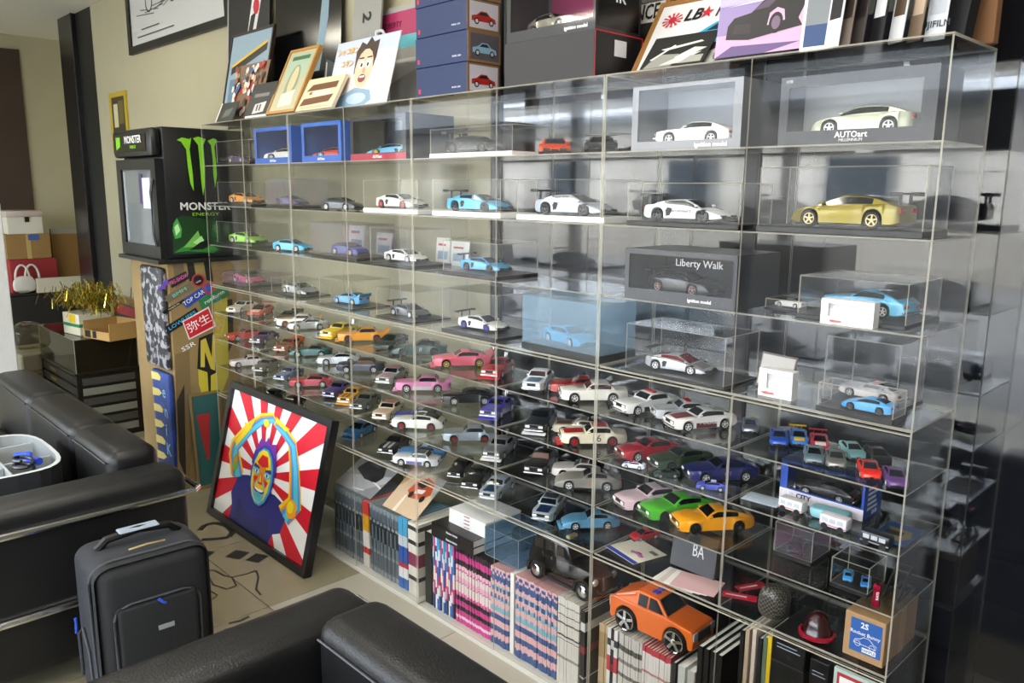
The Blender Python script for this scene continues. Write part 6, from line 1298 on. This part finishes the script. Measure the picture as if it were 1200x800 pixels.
for i in range(1500):
    u = rt.random(); c = Vector((-4.14 + .52 * u + rt.gauss(0, .03), -.16 + rt.gauss(0, .06), .815 + .07 * math.sin(u * 3.1) + rt.gauss(0, .028)))
    c.z = max(c.z, .797)
    d = Vector((rt.gauss(0, 1), rt.gauss(0, 1), rt.gauss(0, 1))).normalized() * .035; n = d.cross(Vector((0, 0, 1))).normalized() * .0025
    mb.add([c - d - n, c - d + n, c + d + n, c + d - n], [(0, 1, 2, 3)], i % 3)
tag(mb.build('gold_tinsel', [mat('b8962c', .2, .8), mat('d8c870', .2, .8), mat('7c8434', .25, .8)]), 'bushy gold tinsel garland lying over the product box', 'tinsel', kind='stuff')

# ================================================================== far corner: stacked boxes, white panel
XL = -6.55
bpy.data.objects['wall_left'].location.x = 2.4
bpy.data.objects['trim_1'].location = (0, 0, 0)
def xbox(name, label, cat, px, X, dep, col, rough=.7, extra=None):
    (u0, v0), (u1, v1) = px; A_ = at_x(u0, v0, X); B_ = at_x(u1, v1, X); t = empty(name, (X, A_.y, B_.z), 0, label, cat); w, h = B_.y - A_.y, A_.z - B_.z
    MB().rbox(-dep, 0, 0, w, 0, h, .004, seg=1).build('carton', mat(col, rough, noise=.08, scale=8), t)
    if extra: extra(t, w, h)
    return t
A_ = at_x(14, 346, -6.0); B_ = at_x(100, 346, -6.0)
t = empty('storage_bench', (-6.0, A_.y - .3, 0), 0, 'dark storage bench under the stacked boxes in the corner', 'bench'); MB().rbox(-.5, .05, 0, B_.y - A_.y + .32, .04, A_.z, .01, seg=1).build('body', mat('1c1a17', .5), t)
MB().box(-.5, .06, -.01, B_.y - A_.y + .33, A_.z, A_.z + .012).build('top', mat('26221c', .5), t)
zt0 = A_.z + .0125
def stack(name, label, cat, u0, u1, z0, z1, X, dep, col, extra=None):
    y0 = at_x(u0, 300, X).y; y1 = at_x(u1, 300, X).y; t = empty(name, (X, y0, z0), 0, label, cat); MB().rbox(-dep, 0, 0, y1 - y0, 0, z1 - z0, .004, seg=1).build('carton', mat(col, .7, noise=.08, scale=8), t)
    if extra: extra(t, y1 - y0, z1 - z0)
    return t
z1 = at_x(40, 303, -6.02).z; z2 = at_x(40, 274, -6.02).z; z3 = at_x(40, 254, -6.02).z
stack('red_carton', 'red carton at the bottom of the corner stack', 'box', 10, 66, zt0, z1, -6.02, .35, '8c2024')
stack('taped_carton', 'brown taped carton in the middle of the corner stack', 'box', 8, 61, z1 + .001, z2, -6.02, .35, '8c6c3c', lambda t, w, h: (MB().box(0, .001, w * .45, w * .55, 0, h).build('tape', mat('b09860', .3), t), MB().box(0, .0012, w * .5, w * .75, h * .75, h * .98).build('sticker', mat('3c5898', .5), t)))
stack('white_chest', 'white plastic chest with black clasp on the corner stack', 'box', 12, 54, z2 + .001, z3, -6.02, .3, 'c8c4b4', lambda t, w, h: (MB().rbox(-.31, .006, -.004, w + .004, h, h + .05, .01, seg=2).build('lid', mat('b8a8a0', .4), t), MB().box(0, .008, w * .5, w * .62, h * .7, h).build('clasp', BLACK, t)))
yy = at_x(62, 300, -6.1).y; zz1 = at_x(75, 268, -6.1).z
o = empty('flat_carton', (-6.1, yy, zt0), 0, 'flattened brown carton standing beside the corner stack', 'box'); MB().box(-.03, 0, 0, at_x(93, 300, -6.1).y - yy, 0, zz1 - zt0).build('sheet', mat('7c5c2c', .7, noise=.1, scale=6), o); MB().box(-.03, .001, 0, at_x(93, 300, -6.1).y - yy, zz1 - zt0 - .04, zz1 - zt0).build('torn_edge', mat('8a867c', .7), o)
y0 = at_x(43, 330, -5.93).y; y1 = at_x(96, 330, -5.93).y; zh = at_x(70, 325, -5.93).z
t = empty('white_tray', (-5.93, y0, zt0), 0, 'open white box standing before the flattened carton', 'box'); dpt = .045
for b in ((-dpt, 0, 0, y1 - y0, 0, .004), (-.004, 0, 0, y1 - y0, .004, zh - zt0), (-dpt, -dpt + .004, 0, y1 - y0, .004, zh - zt0), (-dpt + .004, -.004, 0, .004, .004, zh - zt0), (-dpt + .004, -.004, y1 - y0 - .004, y1 - y0, .004, zh - zt0)): MB().box(*b).build('tray_side', mat('c4bea8', .6), t)
P = at_x(40, 333, -5.95); soft('carrier_bag', 'crumpled white carrier bag before the red carton', 'bag', Vector((-5.96, at_x(28, 330, -5.96).y, zt0 + .001)), .022, .07, .07, 'c4beb4', b=.6, amp=.14)
for s in (-.02, .05): MB().tube([(-5.955, at_x(30, 330, -5.96).y + s + .05 * math.cos(R(a_)) , zt0 + .12 + .11 * math.sin(R(a_))) for a_ in range(0, 181, 20)], .009, 6).build('bag_handle', mat('c4beb4', .5), bpy.data.objects['carrier_bag']).matrix_parent_inverse = bpy.data.objects['carrier_bag'].matrix_basis.inverted()
# crates and clear bag behind the sofa
t = empty('storage_carton', (-4.95, -.45, 0), R(6), 'brown carton under the pale plastic crate behind the sofa', 'box'); MB().rbox(0, .4, 0, .3, 0, .3, .01, seg=1).build('carton', mat('7c6a44', .6), t); MB().box(.18, .22, -.0006, 0, 0, .3).build('tape', mat('9a8858', .4), t)
t = empty('plastic_crate', (-4.95, -.45, .3005), R(6), 'pale plastic crate on the brown carton behind the sofa', 'crate'); MB().rbox(.01, .39, .01, .29, 0, .12, .01, seg=1).build('tub', mat('9a937c', .5), t); MB().box(.1, .3, .008, .01, .06, .08).build('crate_slot', mat('c07058', .5), t)
soft('clear_bag', 'clear plastic bag with dark goggles on the crates', 'bag', Vector((-4.75, -.3, .425)), .16, .11, .09, 'a8a490', b=.8, amp=.1, glassm=glass('bag_film', 'e8e4d4', .1, 'b0a890', 1.4))
# white embossed cabinet at the edge
xe = at_y(18, 400, -.55).x; t = empty('white_cabinet', (xe, -.55, 0), 0, 'white embossed cabinet behind the sofa end', 'cabinet')
ze = at_y(6, 238, -.55).z
em = mat('c8c8c6', .5, bump=.6, scale=90); MB().rbox(-.6, 0, -.3, 0, 0, ze, .004, seg=1).build('body', em, t)
t = empty('spray_can', Vector((xe - .05, -.62, ze + .0005)), 0, 'grey and purple can standing on the white embossed cabinet', 'can'); MB().lathe([(.0005, 0), (.032, 0), (.032, .2), (.02, .22), (.0005, .22)], 14).build('can', mat('8c8c94', .4), t); MB().lathe([(.0325, .02), (.0325, .1)], 14).build('can_band', mat('5c3c9c', .4), t)

# ================================================================== sofas
LEA = mat('131314', .38, bump=.25, scale=220, spec=.4)
def sofa(name, label, x0, x1, yb, arm_left, arm_right, zt=.625, depth=.86, seams=None):
    t = empty(name, ((x0 + x1) / 2, yb - depth / 2, 0), 0, label, 'sofa'); ox, oy = t.location.x, t.location.y
    def b(nm, xa, xb, ya, yc, za, zb, r, m=LEA, seg=4):
        o = MB().rbox(xa - ox, xb - ox, ya - oy, yc - oy, za, zb, r, seg=seg).build(nm, m, t); return o
    aw = .17
    il = x0 + (aw if arm_left else 0); ir = x1 - (aw if arm_right else 0)
    b('base', il, ir, yb - depth + .02, yb - .02, .1, .27, .015)
    n = len(seams) - 1
    for i in range(n):
        b('back_cushion', seams[i] + .002, seams[i + 1] - .002, yb - .19, yb - .02, .28, zt + .025, .045)
        b('seat_cushion', seams[i] + .002, seams[i + 1] - .002, yb - depth + .01, yb - .195, .275, .42, .04)
        MB().tube([(seams[i] - ox + .03, yb - .192 - oy, zt - .015), ((seams[i] + seams[i + 1]) / 2 - ox, yb - .193 - oy, zt - .012), (seams[i + 1] - ox - .03, yb - .192 - oy, zt - .015)], .003, 6).build('stitched_piping', mat('2c2c30', .4), t)
    for flag, xa in ((arm_left, x0), (arm_right, x1 - aw)):
        if flag: b('arm', xa, xa + aw, yb - depth, yb, .06, zt - .02, .045)
    for xe_ in ([x0 - .012] if arm_left else []) + ([x1 + .012] if arm_right else []):
        for z in (.53, .265): 
            s = 1 if xe_ > ox else -1
            MB().tube([(xe_ - ox, yb - depth - .02 - oy, z), (xe_ - ox, yb + .012 - oy, z), (xe_ - s * .02 - ox, yb + .03 - oy, z), (xe_ - s * .3 - ox, yb + .03 - oy, z)], .0105, 8).build('chrome_tube', CHROME, t)
        MB().tube([(xe_ - ox, yb - depth + .1 - oy, 0.0), (xe_ - ox, yb - depth + .1 - oy, .53)], .0105, 8).build('chrome_leg', CHROME, t)
    for xx in (x0 + .3, x1 - .35): MB().tube([(xx - ox, yb - .1 - oy, 0), (xx - ox, yb - .1 - oy, .11)], .0105, 8).build('chrome_leg', CHROME, t)
    return t
sofa('leather_sofa', 'black leather three-seat sofa with chrome tubes, behind the suitcase', -3.0, -1.18, -.665, False, True, seams=[-3.0, -2.38, -1.78, -1.36])
sofa('leather_sofa', 'black leather sofa with stitched cushions facing away from the magazines', -.2, 1.2, -.69, True, False, zt=.615, seams=[-.02, .62, 1.2])
# camera bag insert on the sofa seat
t = empty('padded_bag', (-1.85, -1.075, .4225), 0, 'grey padded camera bag insert lying open on sofa seat', 'bag')
pts = ell(0, 0, .27, .17, 28); pts = [(math.copysign(abs(a / .27) ** .6, a) * .27, math.copysign(abs(b / .17) ** .6, b) * .17) for a, b in pts]
wall = MB(); n = len(pts)
for i in range(n):
    a, b = pts[i], pts[(i + 1) % n]; k = .93
    wall.add([(a[0], a[1], 0), (b[0], b[1], 0), (b[0], b[1], .15), (a[0], a[1], .15), (a[0] * k, a[1] * k, .15), (b[0] * k, b[1] * k, .15), (b[0] * k, b[1] * k, .01), (a[0] * k, a[1] * k, .01)], [(0, 1, 2, 3), (4, 5, 6, 7)], 0); wall.m[-1] = 1
    wall.add([(a[0], a[1], .15), (b[0], b[1], .15), (b[0] * k, b[1] * k, .15), (a[0] * k, a[1] * k, .15)], [(0, 1, 2, 3)], 2)
wall.build('shell', [mat('1f2024', .7), mat('8c9090', .8), mat('b8bcbc', .8)], t, smooth=False); MB().prism([(a * .98, b * .98) for a, b in pts], 0, .01, plane='xy').build('floor_pad', mat('7c8080', .8), t)
for b in ((-.245, .245, -.005, .003), (-.1, -.092, -.15, -.006), (.06, .068, .004, .15), (-.15, -.142, .004, .14), (.1, .108, -.15, -.006)): MB().rbox(b[0], b[1], b[2], b[3], .01, .135, .002, seg=1).build('divider', mat('9a9e9e', .8), t)
MB().tube([(-.02, .06, .13), (.03, .09, .14), (.08, .08, .135), (.13, .1, .14)], .014, 7).build('blue_cloth', mat('2444c8', .7), t)
MB().tube([(.13 + .05 * math.cos(R(30 * k)), .05 + .03 * math.sin(R(30 * k)), .12 + .002 * k) for k in range(24)], .006, 6).build('cable_coil', BLACK, t)
# ---- rolling suitcase
t = empty('suitcase', (-.825, -.915, 0), R(-3), 'black fabric rolling suitcase with grey carry handle', 'suitcase'); FAB = mat('16171a', .75, noise=.2, scale=120, bump=.15)
MB().rbox(-.215, -.035, -.13, .13, .05, .535, .045, seg=5).build('rear_shell', mat('24262c', .75, noise=.15, scale=120), t)
MB().rbox(-.05, .0, -.125, .125, .05, .525, .04, seg=5).build('front_shell', FAB, t)
MB().rbox(-.002, .014, -.09, .09, .1, .4, .013, seg=4).build('front_pocket', FAB, t)
def rr(y0, y1, z0, z1, r, x, open_=True): return [(x, y0, z0)] + [(x, y0 + r - r * math.cos(R(a)), z1 - r + r * math.sin(R(a))) for a in range(0, 91, 15)] + [(x, y1 - r + r * math.sin(R(a)), z1 - r + r * math.cos(R(a))) for a in range(0, 91, 15)] + [(x, y1, z0)]
MB().tube(rr(-.128, .128, .06, .528, .05, -.042), .004, 6).build('zip_track', mat('3a3c42', .6), t); MB().tube(rr(-.093, .093, .1, .405, .04, .006), .0035, 6).build('zip_track', mat('3a3c42', .6), t)
MB().tube([(-.12, -.09, .535), (-.12, -.07, .558), (-.12, .0, .568), (-.12, .07, .558), (-.12, .09, .535)], .012, 8).build('carry_handle', BLACK, t); MB().rbox(-.138, -.102, -.045, .045, .57, .577, .003, seg=1).build('handle_label', mat('8c96a4', .5), t)
MB().tube([(-.05, -.04, .545), (-.05, .0, .548), (-.05, .04, .545)], .003, 6).build('zip_pull', mat('a89868', .3, .8), t); MB().tube([(.013, .0, .4), (.017, .008, .388), (.013, .015, .38)], .004, 6).build('blue_tag', mat('2850c0', .6), t)
MB().box(.014, .0155, -.005, .03, .3, .315).build('badge', mat('8a8e94', .4), t)
MB().tube([(-.19, -.131, .1), (-.18, -.134, .25), (-.12, -.134, .3), (-.08, -.133, .24), (-.075, -.131, .1)], .0035, 6).build('side_zip', mat('3a3c42', .6), t); MB().tube([(-.185, -.137, .3), (-.18, -.138, .27), (-.186, -.138, .25)], .0035, 6).build('blue_tag', mat('2850c0', .6), t)
for y in (-.1, .1):
    o = MB().lathe([(.0005, -.012), (.026, -.012), (.026, .012), (.0005, .012)], 16, axis='y').build('wheel', RUB, t); o.location = (-.18, y, .026)
    MB().rbox(-.2, -.15, y - .018, y + .018, .03, .07, .004, seg=1).build('wheel_housing', BLACK, t)
for y in (-.09, .09): MB().rbox(-.05, -.02, y - .012, y + .012, 0, .055, .004, seg=1).build('foot', BLACK, t)
t.scale = (1.12, 1.24, .945)
